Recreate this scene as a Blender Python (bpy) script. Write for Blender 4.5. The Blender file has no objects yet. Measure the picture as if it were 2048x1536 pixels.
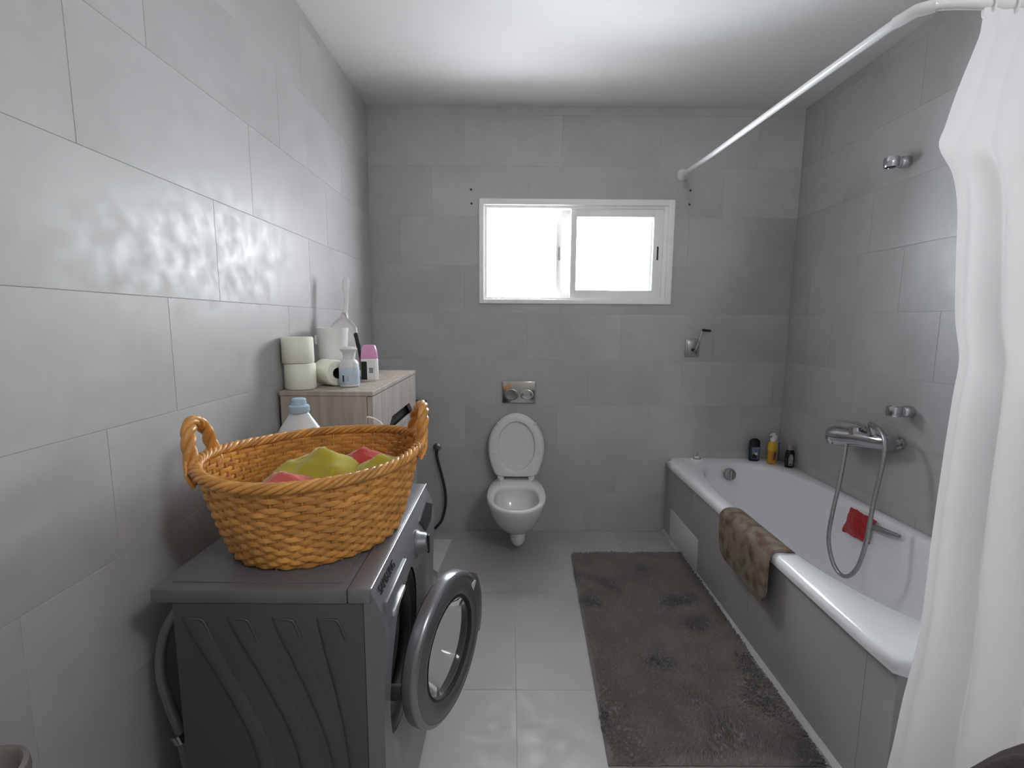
import bpy, bmesh, math, random
import numpy as np
from mathutils import Vector, Matrix, noise

random.seed(7)
S = bpy.context.scene
COL = S.collection
PI = math.pi

# ------------------------------------------------------------------ camera, sky, exposure
CAM_H, FPX, PITCH, YAW, ROLL = 1.3177, 949.37, 0.1292, 0.0028, 0.0069
cam_d = bpy.data.cameras.new('camera')
cam = bpy.data.objects.new('camera', cam_d)
COL.objects.link(cam)
cam_d.sensor_width = 36.0
cam_d.lens = FPX / 2048 * 36.0
cam_d.clip_start = 0.02
fw = Vector((math.sin(YAW) * math.cos(PITCH), math.cos(YAW) * math.cos(PITCH), -math.sin(PITCH)))
rt = Vector((math.cos(YAW), -math.sin(YAW), 0))
up = rt.cross(fw)
rt2 = rt * math.cos(ROLL) + up * math.sin(ROLL)
up2 = up * math.cos(ROLL) - rt * math.sin(ROLL)
m = Matrix.Identity(4)
for i in range(3):
    m[i][0], m[i][1], m[i][2] = rt2[i], up2[i], -fw[i]
m[0][3], m[1][3], m[2][3] = 0, 0, CAM_H
cam.matrix_world = m
S.camera = cam

W = bpy.data.worlds.new('overcast_sky')
S.world = W
W.use_nodes = True
bgn = W.node_tree.nodes['Background']
bgn.inputs[0].default_value = (0.93, 0.965, 1.0, 1)
bgn.inputs[1].default_value = 28.0

S.view_settings.view_transform = 'Standard'
S.view_settings.look = 'None'
S.view_settings.gamma = 1.0
S.view_settings.use_curve_mapping = False
S.view_settings.exposure = 0.46
S.cycles.use_denoising = True
S.cycles.max_bounces = 11
S.cycles.diffuse_bounces = 7
S.cycles.adaptive_threshold = 0.015
S.cycles.glossy_bounces = 5
S.cycles.transmission_bounces = 8
S.cycles.transparent_max_bounces = 12
S.cycles.sample_clamp_indirect = 8.0
S.cycles.caustics_reflective = False
S.cycles.caustics_refractive = False

# room dimensions (metres)
XL, XR, YB, YF, H = -0.8356, 1.6778, 2.8848, -1.30, 2.54
WX0, WX1, WZ0, WZ1 = -0.192, 0.953, 1.429, 2.031     # window frame outline
WALL_T = 0.22

# daylight enters through the window opening: a portal guides the sky sampling there
pl = bpy.data.lights.new('window_portal', 'AREA')
pl.shape = 'RECTANGLE'
pl.size = WX1 - WX0
pl.size_y = WZ1 - WZ0
pl.cycles.is_portal = True
po = bpy.data.objects.new('window_portal', pl)
po.location = ((WX0 + WX1) / 2, YB + WALL_T + 0.02, (WZ0 + WZ1) / 2)
po.rotation_euler = (-PI / 2, 0, 0)
COL.objects.link(po)


# ------------------------------------------------------------------ materials
def srgb(h):
    h = h.lstrip('#')
    out = []
    for i in (0, 2, 4):
        c = int(h[i:i + 2], 16) / 255
        out.append(c / 12.92 if c <= 0.04045 else ((c + 0.055) / 1.055) ** 2.4)
    return (*out, 1)


def mul(c, k):
    return (c[0] * k, c[1] * k, c[2] * k, 1)


def base_mat(name):
    mt = bpy.data.materials.new(name)
    mt.use_nodes = True
    nt = mt.node_tree
    return mt, nt, nt.nodes['Principled BSDF']


def mat(name, col, rough=0.5, metal=0.0, var=0.0, scale=8.0, bump=0.0, bscale=60.0, stretch=None,
        trans=0.0, ior=1.45, sheen=0.0, alpha=1.0, sub=0.0, coat=0.0):
    mt, nt, p = base_mat(name)
    c = srgb(col) if isinstance(col, str) else col
    p.inputs['Roughness'].default_value = rough
    p.inputs['Metallic'].default_value = metal
    p.inputs['Transmission Weight'].default_value = trans
    p.inputs['IOR'].default_value = ior
    p.inputs['Sheen Weight'].default_value = sheen
    p.inputs['Alpha'].default_value = alpha
    p.inputs['Coat Weight'].default_value = coat
    if sub:
        p.inputs['Subsurface Weight'].default_value = sub
        p.inputs['Subsurface Radius'].default_value = (0.01, 0.01, 0.01)
    tc = nt.nodes.new('ShaderNodeTexCoord')
    vec = tc.outputs['Object']
    if stretch:
        mp = nt.nodes.new('ShaderNodeMapping')
        mp.inputs['Scale'].default_value = stretch
        nt.links.new(vec, mp.inputs['Vector'])
        vec = mp.outputs['Vector']
    nz = nt.nodes.new('ShaderNodeTexNoise')
    nz.inputs['Scale'].default_value = scale
    nz.inputs['Detail'].default_value = 5
    nt.links.new(vec, nz.inputs['Vector'])
    cr = nt.nodes.new('ShaderNodeValToRGB')
    cr.color_ramp.elements[0].position = 0.3
    cr.color_ramp.elements[1].position = 0.7
    cr.color_ramp.elements[0].color = mul(c, 1 - var)
    cr.color_ramp.elements[1].color = mul(c, 1 + var)
    nt.links.new(nz.outputs['Fac'], cr.inputs['Fac'])
    nt.links.new(cr.outputs['Color'], p.inputs['Base Color'])
    if bump:
        n2 = nt.nodes.new('ShaderNodeTexNoise')
        n2.inputs['Scale'].default_value = bscale
        n2.inputs['Detail'].default_value = 4
        nt.links.new(vec, n2.inputs['Vector'])
        b = nt.nodes.new('ShaderNodeBump')
        b.inputs['Strength'].default_value = bump
        b.inputs['Distance'].default_value = 0.004
        nt.links.new(n2.outputs['Fac'], b.inputs['Height'])
        nt.links.new(b.outputs['Normal'], p.inputs['Normal'])
    return mt


def tile_mat(name, c1, c2, c3, rough, rvar=0.1, scale=2.2):
    """concrete-look porcelain: soft clouds, every tile with its own cut of the pattern"""
    mt, nt, p = base_mat(name)
    L = nt.links.new
    tc = nt.nodes.new('ShaderNodeTexCoord')
    oi = nt.nodes.new('ShaderNodeObjectInfo')
    add = nt.nodes.new('ShaderNodeVectorMath'); add.operation = 'MULTIPLY_ADD'
    cb = nt.nodes.new('ShaderNodeCombineXYZ')
    L(oi.outputs['Random'], cb.inputs[0]); L(oi.outputs['Random'], cb.inputs[1]); L(oi.outputs['Random'], cb.inputs[2])
    L(cb.outputs[0], add.inputs[0])
    add.inputs[1].default_value = (37.0, 53.0, 71.0)
    L(tc.outputs['Object'], add.inputs[2])
    n1 = nt.nodes.new('ShaderNodeTexNoise'); n1.inputs['Scale'].default_value = scale
    n1.inputs['Detail'].default_value = 4; n1.inputs['Roughness'].default_value = 0.5
    n1.inputs['Distortion'].default_value = 0.15
    L(add.outputs[0], n1.inputs['Vector'])
    n2 = nt.nodes.new('ShaderNodeTexNoise'); n2.inputs['Scale'].default_value = scale * 9
    n2.inputs['Detail'].default_value = 6
    L(add.outputs[0], n2.inputs['Vector'])
    mx = nt.nodes.new('ShaderNodeMix'); mx.data_type = 'FLOAT'; mx.inputs[0].default_value = 0.22
    L(n1.outputs['Fac'], mx.inputs[2]); L(n2.outputs['Fac'], mx.inputs[3])
    cr = nt.nodes.new('ShaderNodeValToRGB')
    e = cr.color_ramp.elements
    e[0].position, e[0].color = 0.25, srgb(c1)
    e[1].position, e[1].color = 0.75, srgb(c3)
    k = e.new(0.5); k.color = srgb(c2)
    L(mx.outputs[0], cr.inputs['Fac'])
    L(cr.outputs['Color'], p.inputs['Base Color'])
    p.inputs['Specular IOR Level'].default_value = 0.38
    mr = nt.nodes.new('ShaderNodeMapRange')
    mr.inputs['From Min'].default_value, mr.inputs['From Max'].default_value = 0.3, 0.7
    mr.inputs['To Min'].default_value, mr.inputs['To Max'].default_value = rough - rvar, rough + rvar
    L(n2.outputs['Fac'], mr.inputs['Value'])
    L(mr.outputs[0], p.inputs['Roughness'])
    b = nt.nodes.new('ShaderNodeBump'); b.inputs['Strength'].default_value = 0.06; b.inputs['Distance'].default_value = 0.002
    L(n2.outputs['Fac'], b.inputs['Height']); L(b.outputs['Normal'], p.inputs['Normal'])
    return mt


def wood_mat(name, c1, c2):
    mt, nt, p = base_mat(name)
    L = nt.links.new
    tc = nt.nodes.new('ShaderNodeTexCoord')
    mp = nt.nodes.new('ShaderNodeMapping'); mp.inputs['Scale'].default_value = (26, 26, 2.2)
    L(tc.outputs['Object'], mp.inputs['Vector'])
    n1 = nt.nodes.new('ShaderNodeTexNoise'); n1.inputs['Scale'].default_value = 1.0; n1.inputs['Detail'].default_value = 6
    n1.inputs['Distortion'].default_value = 0.8
    L(mp.outputs[0], n1.inputs['Vector'])
    cr = nt.nodes.new('ShaderNodeValToRGB')
    cr.color_ramp.elements[0].position, cr.color_ramp.elements[0].color = 0.3, srgb(c1)
    cr.color_ramp.elements[1].position, cr.color_ramp.elements[1].color = 0.68, srgb(c2)
    L(n1.outputs['Fac'], cr.inputs['Fac']); L(cr.outputs['Color'], p.inputs['Base Color'])
    p.inputs['Roughness'].default_value = 0.55
    b = nt.nodes.new('ShaderNodeBump'); b.inputs['Strength'].default_value = 0.15; b.inputs['Distance'].default_value = 0.002
    L(n1.outputs['Fac'], b.inputs['Height']); L(b.outputs['Normal'], p.inputs['Normal'])
    return mt


def pane_mat(name):
    mt = bpy.data.materials.new(name)
    mt.use_nodes = True
    nt = mt.node_tree
    nt.nodes.remove(nt.nodes['Principled BSDF'])
    out = nt.nodes['Material Output']
    tr = nt.nodes.new('ShaderNodeBsdfTransparent'); tr.inputs[0].default_value = (0.92, 0.94, 0.94, 1)
    gl = nt.nodes.new('ShaderNodeBsdfGlossy'); gl.inputs['Roughness'].default_value = 0.02
    fr = nt.nodes.new('ShaderNodeFresnel'); fr.inputs[0].default_value = 1.35
    mx = nt.nodes.new('ShaderNodeMixShader')
    nt.links.new(fr.outputs[0], mx.inputs[0]); nt.links.new(tr.outputs[0], mx.inputs[1]); nt.links.new(gl.outputs[0], mx.inputs[2])
    nt.links.new(mx.outputs[0], out.inputs[0])
    return mt


def cloth_mat(name, col, trans=0.3):
    mt, nt, p = base_mat(name)
    out = nt.nodes['Material Output']
    c = srgb(col)
    p.inputs['Base Color'].default_value = c
    p.inputs['Roughness'].default_value = 0.75
    p.inputs['Sheen Weight'].default_value = 0.2
    tl = nt.nodes.new('ShaderNodeBsdfTranslucent'); tl.inputs[0].default_value = c
    mx = nt.nodes.new('ShaderNodeMixShader'); mx.inputs[0].default_value = trans
    tc = nt.nodes.new('ShaderNodeTexCoord')
    wv = nt.nodes.new('ShaderNodeTexNoise'); wv.inputs['Scale'].default_value = 9
    nt.links.new(tc.outputs['Object'], wv.inputs['Vector'])
    b = nt.nodes.new('ShaderNodeBump'); b.inputs['Strength'].default_value = 0.15; b.inputs['Distance'].default_value = 0.01
    nt.links.new(wv.outputs['Fac'], b.inputs['Height']); nt.links.new(b.outputs['Normal'], p.inputs['Normal'])
    nt.links.new(p.outputs[0], mx.inputs[1]); nt.links.new(tl.outputs[0], mx.inputs[2])
    nt.links.new(mx.outputs[0], out.inputs[0])
    return mt


M = {
    'wall_tile': tile_mat('grey_wall_tile', '#a2a1a1', '#b0afb0', '#bbbabb', 0.46),
    'floor_tile': tile_mat('grey_floor_tile', '#9d9c99', '#a6a5a3', '#afaeac', 0.45),
    'apron_tile': tile_mat('grey_apron_tile', '#a5a19e', '#adaaa8', '#b4b1af', 0.42),
    'grout': mat('grey_grout', '#a4a3a3', 0.9, var=0.06),
    'ceiling': mat('white_ceiling_paint', '#e0dfdf', 0.9, var=0.015, scale=3),
    'front_wall': mat('grey_beige_paint', '#a8a29a', 0.85, var=0.02, scale=3),
    'frame': mat('white_aluminium', '#f2f2f2', 0.4, var=0.02),
    'pane': pane_mat('window_glass'),
    'dark': mat('black_plastic', '#18181a', 0.45, var=0.1),
    'darkgrey': mat('dark_grey_plastic', '#3a3a3c', 0.5, var=0.1),
    'chrome': mat('chrome', '#c6c7c9', 0.12, 1.0, var=0.05),
    'dull_chrome': mat('dull_chrome', '#9a9a9a', 0.3, 1.0, var=0.08),
    'steel': mat('grey_steel_plate', '#9c9c98', 0.45, 0.6, var=0.08),
    'ceramic': mat('white_ceramic', '#dcdddd', 0.12, var=0.01, coat=0.3),
    'enamel': mat('white_enamel', '#f0f0f2', 0.14, var=0.01, coat=0.3),
    'seat': mat('white_seat_plastic', '#d9d9d9', 0.28, var=0.01),
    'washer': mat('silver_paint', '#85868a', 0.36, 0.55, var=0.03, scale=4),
    'washer_side': mat('shadow_darkened_graphite', '#555455', 0.42, 0.3, var=0.04, scale=4),  # dark grey, deepened in colour in place of a shadow cast on the side
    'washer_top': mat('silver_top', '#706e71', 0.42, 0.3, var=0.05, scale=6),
    'washer_grip_and_highlight': mat('bright_grip_and_highlight', '#d6d6da', 0.25, 0.7, var=0.02),  # metal of the drawer grip, also the painted highlight on the worktop edge
    'door_ring': mat('door_silver', '#8d8e93', 0.26, 0.7, var=0.04),
    'door_face': mat('door_graphite', '#6c6b6e', 0.3, 0.5, var=0.04),
    'glass': mat('door_glass', '#d5dade', 0.04, trans=0.92, ior=1.2),
    'rubber': mat('grey_rubber', '#2a2a2b', 0.6, var=0.1),
    'drum': mat('drum_steel', '#8f9094', 0.3, 1.0, var=0.1),
    'wood': wood_mat('grey_oak', '#9a8f86', '#bbb0a6'),
    'wood_front': wood_mat('grey_oak_front', '#97918b', '#b6b0aa'),
    'wicker': mat('honey_wicker', '#cf944c', 0.33, var=0.30, scale=16, bump=0.4, bscale=140, coat=0.25),
    'wicker_dark': mat('amber_wicker', '#bd843f', 0.42, var=0.25, scale=18, bump=0.4, bscale=140, coat=0.2),
    'yellow': mat('mustard_cotton', '#a89a22', 0.9, var=0.12, scale=14, bump=0.3, bscale=300, sheen=0.3),
    'red': mat('red_cotton', '#b3352b', 0.9, var=0.12, scale=14, bump=0.3, bscale=300, sheen=0.3),
    'pinkred': mat('faded_red_cotton', '#c25a50', 0.9, var=0.12, scale=14, bump=0.3, bscale=300, sheen=0.3),
    'paper': mat('pale_green_tissue', '#eef0e0', 0.95, var=0.03, scale=20, bump=0.3, bscale=400),
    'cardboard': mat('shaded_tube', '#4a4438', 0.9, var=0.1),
    'white_plastic': mat('white_plastic', '#eceae9', 0.4, var=0.02),
    'milky': mat('milky_plastic', '#d9dcdd', 0.35, var=0.02, sub=0.2),
    'blue_cap': mat('pale_blue_cap', '#a9c4d6', 0.4, var=0.03),
    'blue_label': mat('pale_blue_label', '#bccbdb', 0.5, var=0.08, scale=30),
    'pink': mat('pink_plastic', '#dc9cc4', 0.35, var=0.04),
    'crimson': mat('crimson_plastic', '#8c1230', 0.4, var=0.05),
    'clear': mat('clear_plastic', '#e6ecef', 0.05, trans=0.9, ior=1.15),
    'curtain': cloth_mat('white_curtain_cloth', '#f1f1f3', 0.25),
    'rod': mat('white_enamelled_tube', '#e6e5e6', 0.22, var=0.01),
    'rug': mat('grey_brown_pile', '#6b6663', 1.0, var=0.10, scale=7, sheen=0.3),
    'rug_fibre': mat('grey_brown_fibre', '#7a7570', 1.0, var=0.14, scale=6, sheen=0.3),
    'mat': None,
    'hose_grey': mat('grey_hose', '#8b8b8c', 0.35, 0.3, var=0.06),
    'hose_steel': mat('braided_steel_hose', '#a3a3a4', 0.3, 0.85, var=0.15, scale=120),
    'navy': mat('navy_bottle', '#232a3c', 0.35, var=0.15, scale=30),
    'steelblue': mat('steel_blue_label', '#6d7d94', 0.45, var=0.3, scale=40),
    'amber': mat('amber_soap', '#c98a2e', 0.25, var=0.15, scale=25),
    'yellow_plastic': mat('yellow_plastic', '#d0ab2a', 0.4, var=0.06),
    'lilac': mat('pale_grey_bottle', '#b9b6c0', 0.35, var=0.05),
    'slate': mat('slate_blue_plastic', '#3f5068', 0.4, var=0.08),
    'black_gloss': mat('black_gloss', '#121314', 0.2, var=0.1),
    'grey_label': mat('grey_label', '#8f918c', 0.5, var=0.4, scale=60),
    'gold_cap': mat('silver_beige_cap', '#9d948a', 0.35, 0.4, var=0.08),
    'red_cloth': mat('deep_red_towelling', '#b01c26', 0.95, var=0.15, scale=30, bump=0.7, bscale=220, sheen=0.3),
    'panel_white': mat('white_panel', '#dededa', 0.4, var=0.02),
    'silicone': mat('white_silicone', '#b9b9b5', 0.5, var=0.06, scale=30),
    'board': mat('white_board', '#c3c4c2', 0.5, var=0.03),
    'taupe': mat('taupe_plastic', '#8d857f', 0.5, var=0.08),
    'brown_cloth': mat('dark_brown_cloth', '#3a3230', 0.95, var=0.2, scale=12, bump=0.5, bscale=120),
    'print': mat('black_print', '#1d1d20', 0.6),
    'sticker': mat('white_sticker', '#e4e4e2', 0.5),
    'barcode': mat('barcode_print', '#7f8284', 0.6, var=0.5, scale=300, stretch=(1, 1, 0.02)),
    'stain': mat('brown_print', '#6a4433', 0.9, var=0.1),
}
# the bath mat: taupe towelling with blotchy brown blossoms printed on it
mt, nt, p = base_mat('taupe_towelling_with_brown_print')
tc = nt.nodes.new('ShaderNodeTexCoord')
n1 = nt.nodes.new('ShaderNodeTexNoise'); n1.inputs['Scale'].default_value = 16; n1.inputs['Detail'].default_value = 3
n2 = nt.nodes.new('ShaderNodeTexNoise'); n2.inputs['Scale'].default_value = 420; n2.inputs['Detail'].default_value = 2
cr = nt.nodes.new('ShaderNodeValToRGB')
cr.color_ramp.elements[0].position, cr.color_ramp.elements[0].color = 0.36, srgb('#5f4c3f')
cr.color_ramp.elements[1].position, cr.color_ramp.elements[1].color = 0.56, srgb('#84776a')
b = nt.nodes.new('ShaderNodeBump'); b.inputs['Strength'].default_value = 0.6; b.inputs['Distance'].default_value = 0.003
for nn in (n1, n2):
    nt.links.new(tc.outputs['Object'], nn.inputs['Vector'])
nt.links.new(n1.outputs['Fac'], cr.inputs['Fac']); nt.links.new(cr.outputs['Color'], p.inputs['Base Color'])
nt.links.new(n2.outputs['Fac'], b.inputs['Height']); nt.links.new(b.outputs['Normal'], p.inputs['Normal'])
p.inputs['Roughness'].default_value = 1.0
M['mat'] = mt


# ------------------------------------------------------------------ mesh helpers
class MB:
    """collects vertices and faces in world coordinates"""
    def __init__(s):
        s.v, s.f = [], []

    def add(s, vs, fs):
        o = len(s.v)
        s.v += [tuple(v) for v in vs]
        s.f += [tuple(i + o for i in f) for f in fs]
        return s

    def box(s, x0, x1, y0, y1, z0, z1, bev=0.0, seg=2):
        bm = bmesh.new()
        bmesh.ops.create_cube(bm, size=1)
        for v in bm.verts:
            v.co = Vector(((x0 + x1) / 2 + v.co.x * (x1 - x0), (y0 + y1) / 2 + v.co.y * (y1 - y0), (z0 + z1) / 2 + v.co.z * (z1 - z0)))
        if bev:
            bmesh.ops.bevel(bm, geom=list(bm.edges), offset=bev, segments=seg, profile=0.5, affect='EDGES')
        bm.verts.index_update()
        s.add([v.co.copy() for v in bm.verts], [[v.index for v in f.verts] for f in bm.faces])
        bm.free()
        return s

    def loft(s, rings, closed=True, cap0=False, cap1=False):
        n = len(rings[0])
        vs = [p for r in rings for p in r]
        fs = []
        k = n if closed else n - 1
        for i in range(len(rings) - 1):
            for j in range(k):
                a, b_ = i * n + j, i * n + (j + 1) % n
                fs.append((a, b_, b_ + n, a + n))
        if cap0:
            fs.append(tuple(range(n - 1, -1, -1)))
        if cap1:
            fs.append(tuple((len(rings) - 1) * n + j for j in range(n)))
        return s.add(vs, fs)

    def lathe(s, prof, n=32, loc=(0, 0, 0), sx=1.0, sy=1.0, axis=None, cap=True, power=2.0):
        """prof: (radius, height) pairs; axis: direction of the height axis; power > 2 squares the section"""
        q = Vector(axis).to_track_quat('Z', 'Y') if axis is not None else None
        rings = []
        for r, z in prof:
            ring = []
            for j in range(n):
                a = 2 * PI * j / n
                cx, sn = math.cos(a), math.sin(a)
                if power != 2.0:
                    cx = math.copysign(abs(cx) ** (2 / power), cx)
                    sn = math.copysign(abs(sn) ** (2 / power), sn)
                pt = Vector((r * sx * cx, r * sy * sn, z))
                if q is not None:
                    pt = q @ pt
                ring.append(pt + Vector(loc))
            rings.append(ring)
        return s.loft(rings, True, cap, cap)

    def tube(s, path, rad, n=10, closed=False, flat=None):
        """flat=(half height, half thickness) makes a strap instead of a round tube"""
        P = [Vector(p_) for p_ in path]
        N = len(P)
        rings = []
        ref = None
        for i in range(N):
            a = P[i - 1] if (i > 0 or closed) else P[i]
            b_ = P[(i + 1) % N] if (i < N - 1 or closed) else P[i]
            t = (b_ - a).normalized()
            if ref is None:
                ref = t.cross(Vector((0, 0, 1)))
                if ref.length < 1e-3:
                    ref = t.cross(Vector((1, 0, 0)))
                ref.normalize()
            else:
                ref = (ref - t * ref.dot(t)).normalized()
            u = ref
            w = t.cross(u).normalized()
            r = rad[i] if isinstance(rad, (list, tuple)) else rad
            ring = []
            for j in range(n):
                ang = 2 * PI * j / n
                if flat:
                    ring.append(P[i] + u * (flat[1] * math.cos(ang)) + w * (flat[0] * math.sin(ang)))
                else:
                    ring.append(P[i] + u * (r * math.cos(ang)) + w * (r * math.sin(ang)))
            rings.append(ring)
        if closed:
            rings.append(rings[0])
            return s.loft(rings)
        return s.loft(rings, True, True, True)

    def sheet(s, grid, th):
        """closed thin solid around a grid of points (list of rows)"""
        R, C = len(grid), len(grid[0])
        G = [[Vector(p_) for p_ in row] for row in grid]
        top, bot = [], []
        for i in range(R):
            for j in range(C):
                du = G[min(i + 1, R - 1)][j] - G[max(i - 1, 0)][j]
                dv = G[i][min(j + 1, C - 1)] - G[i][max(j - 1, 0)]
                nn = du.cross(dv)
                nn = nn.normalized() if nn.length > 1e-9 else Vector((0, 0, 1))
                top.append(G[i][j] + nn * th / 2)
                bot.append(G[i][j] - nn * th / 2)
        fs = []
        o = R * C
        for i in range(R - 1):
            for j in range(C - 1):
                a = i * C + j
                fs.append((a, a + C, a + C + 1, a + 1))
                fs.append((o + a, o + a + 1, o + a + C + 1, o + a + C))
        edge = [(0, j) for j in range(C)] + [(i, C - 1) for i in range(1, R)] + [(R - 1, j) for j in range(C - 2, -1, -1)] + [(i, 0) for i in range(R - 2, 0, -1)]
        for k in range(len(edge)):
            a = edge[k][0] * C + edge[k][1]
            b_ = edge[(k + 1) % len(edge)][0] * C + edge[(k + 1) % len(edge)][1]
            fs.append((a, b_, o + b_, o + a))
        return s.add(top + bot, fs)

    def prism(s, poly, dvec):
        """flat polygon (list of 3D points) extruded by dvec"""
        n = len(poly)
        A = [Vector(p_) for p_ in poly]
        B = [a + Vector(dvec) for a in A]
        fs = [tuple(range(n - 1, -1, -1)), tuple(range(n, 2 * n))]
        fs += [(i, (i + 1) % n, n + (i + 1) % n, n + i) for i in range(n)]
        return s.add(A + B, fs)

    def xf(s, mtx):
        s.v = [tuple(mtx @ Vector(v)) for v in s.v]
        return s

    def build(s, name, material, parent=None, smooth=None, origin=None):
        """origin: world point of the object's own origin (its parent must be unrotated)"""
        org = Vector(origin) if origin is not None else None
        pw = Vector((0, 0, 0))
        q = parent
        while q is not None:
            pw += q.location
            q = q.parent
        if org is None:
            org = pw if parent is not None else Vector((0, 0, 0))
        me = bpy.data.meshes.new(name)
        me.from_pydata([tuple(Vector(v) - org) for v in s.v], [], s.f)
        bm = bmesh.new(); bm.from_mesh(me)
        bmesh.ops.recalc_face_normals(bm, faces=bm.faces)
        bm.to_mesh(me); bm.free()
        me.materials.append(material)
        if smooth is not None:
            for pg in me.polygons:
                pg.use_smooth = True
            me.set_sharp_from_angle(angle=math.radians(smooth))
        o = bpy.data.objects.new(name, me)
        COL.objects.link(o)
        o.parent = parent
        o.location = org - pw if parent is not None else org
        return o


def tag(o, label=None, cat=None, group=None, kind=None):
    if label: o['label'] = label
    if cat: o['category'] = cat
    if group: o['group'] = group
    if kind: o['kind'] = kind
    return o


def thing(name, loc, label, cat, group=None):
    o = bpy.data.objects.new(name, None)
    o.empty_display_size = 0.05
    COL.objects.link(o)
    o.location = loc
    return tag(o, label, cat, group)


def spline(pts, n):
    """Catmull-Rom through 3D points"""
    P = [Vector(p_) for p_ in pts]
    P = [2 * P[0] - P[1]] + P + [2 * P[-1] - P[-2]]
    out = []
    segs = len(P) - 3
    for i in range(segs):
        a, b_, c, d = P[i:i + 4]
        for k in range(n):
            t = k / n
            out.append(0.5 * ((2 * b_) + (c - a) * t + (2 * a - 5 * b_ + 4 * c - d) * t * t + (3 * b_ - a - 3 * c + d) * t ** 3))
    out.append(P[-2])
    return out


def text_obj(body, size, mtx, name, material, parent, depth=0.0006):
    cu = bpy.data.curves.new(name, 'FONT')
    cu.body = body
    cu.size = size
    cu.extrude = depth
    cu.align_x = 'CENTER'; cu.align_y = 'CENTER'
    tmp = bpy.data.objects.new('tmp_text', cu)
    COL.objects.link(tmp)
    dg = bpy.context.evaluated_depsgraph_get()
    me = bpy.data.meshes.new_from_object(tmp.evaluated_get(dg))
    bpy.data.objects.remove(tmp)
    bpy.data.curves.remove(cu)
    mb = MB()
    mb.add([mtx @ v.co for v in me.vertices], [list(p_.vertices) for p_ in me.polygons])
    bpy.data.meshes.remove(me)
    return mb.build(name, material, parent)


# ------------------------------------------------------------------ the room shell
TT, GAP = 0.008, 0.0012      # tile thickness, joint width
tile_cache = {}


def tile_mesh(cells, axis, sign, material):
    """one tile from its visible rectangles (u0,u1,v0,v1) about its centre, facing sign*axis"""
    key = (tuple(tuple(round(c, 4) for c in r) for r in cells), axis, sign, material.name)
    if key in tile_cache:
        return tile_cache[key]
    mb = MB()
    for (u0, u1, v0, v1) in cells:
        e = 0.0005
        a = (u0, v0), (u1, v0), (u1, v1), (u0, v1)
        b_ = (u0 + e, v0 + e), (u1 - e, v0 + e), (u1 - e, v1 - e), (u0 + e, v1 - e)
        if len(cells) > 1:
            b_ = a

        def P(uv, d):
            q = [0, 0, 0]
            ax = [i for i in range(3) if i != axis]
            q[ax[0]], q[ax[1]], q[axis] = uv[0], uv[1], sign * d
            return q
        vs = [P(c, -TT) for c in a] + [P(c, -e) for c in a] + [P(c, 0) for c in b_]
        fs = [(8, 9, 10, 11)]
        for i in range(4):
            j = (i + 1) % 4
            fs += [(i, j, 4 + j, 4 + i), (4 + i, 4 + j, 8 + j, 8 + i)]
        mb.add(vs, fs)
    me = bpy.data.meshes.new('tile')
    me.from_pydata(mb.v, [], mb.f)
    bm = bmesh.new(); bm.from_mesh(me); bmesh.ops.recalc_face_normals(bm, faces=bm.faces)
    bm.to_mesh(me); bm.free()
    # an open-backed shell may come out inverted: make the big face look along sign*axis
    big = max(me.polygons, key=lambda p_: p_.area)
    if big.normal[axis] * sign < 0:
        me.flip_normals()
    me.materials.append(material)
    tile_cache[key] = me
    return me


def minus(r, h):
    """rectangle r minus rectangle h -> rectangles"""
    u0, u1, v0, v1 = r
    a0, a1, b0, b1 = h
    if a0 >= u1 or a1 <= u0 or b0 >= v1 or b1 <= v0:
        return [r]
    out = []
    if b0 > v0: out.append((u0, u1, v0, b0))
    if b1 < v1: out.append((u0, u1, b1, v1))
    c0, c1 = max(v0, b0), min(v1, b1)
    if a0 > u0: out.append((u0, a0, c0, c1))
    if a1 < u1: out.append((a1, u1, c0, c1))
    return out


def tiles(parent, axis, plane, sign, urange, rows, length, joint, material, hole=None):
    """rows: list of (v0, v1, offset) - running bond; tiles become children of the wall"""
    ax = [i for i in range(3) if i != axis]
    for (v0, v1, off) in rows:
        k = math.floor((urange[0] - off) / length)
        u = off + k * length
        while u < urange[1]:
            a, b_ = max(u, urange[0]), min(u + length, urange[1])
            u += length
            if b_ - a < 0.01:
                continue
            r = (a + GAP / 2, b_ - GAP / 2, v0 + GAP / 2, v1 - GAP / 2)
            rects = minus(r, hole) if hole else [r]
            if not rects:
                continue
            cu, cv = (a + b_) / 2, (v0 + v1) / 2
            me = tile_mesh([(x0 - cu, x1 - cu, y0 - cv, y1 - cv) for x0, x1, y0, y1 in rects], axis, sign, material)
            o = bpy.data.objects.new('tile', me)
            COL.objects.link(o)
            o.parent = parent
            loc = [0, 0, 0]
            loc[axis], loc[ax[0]], loc[ax[1]] = plane, cu, cv
            o.location = loc


def struct(mb, name, material, label=None, cat=None):
    o = mb.build(name, material)
    return tag(o, label, cat, kind='structure')


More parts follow.
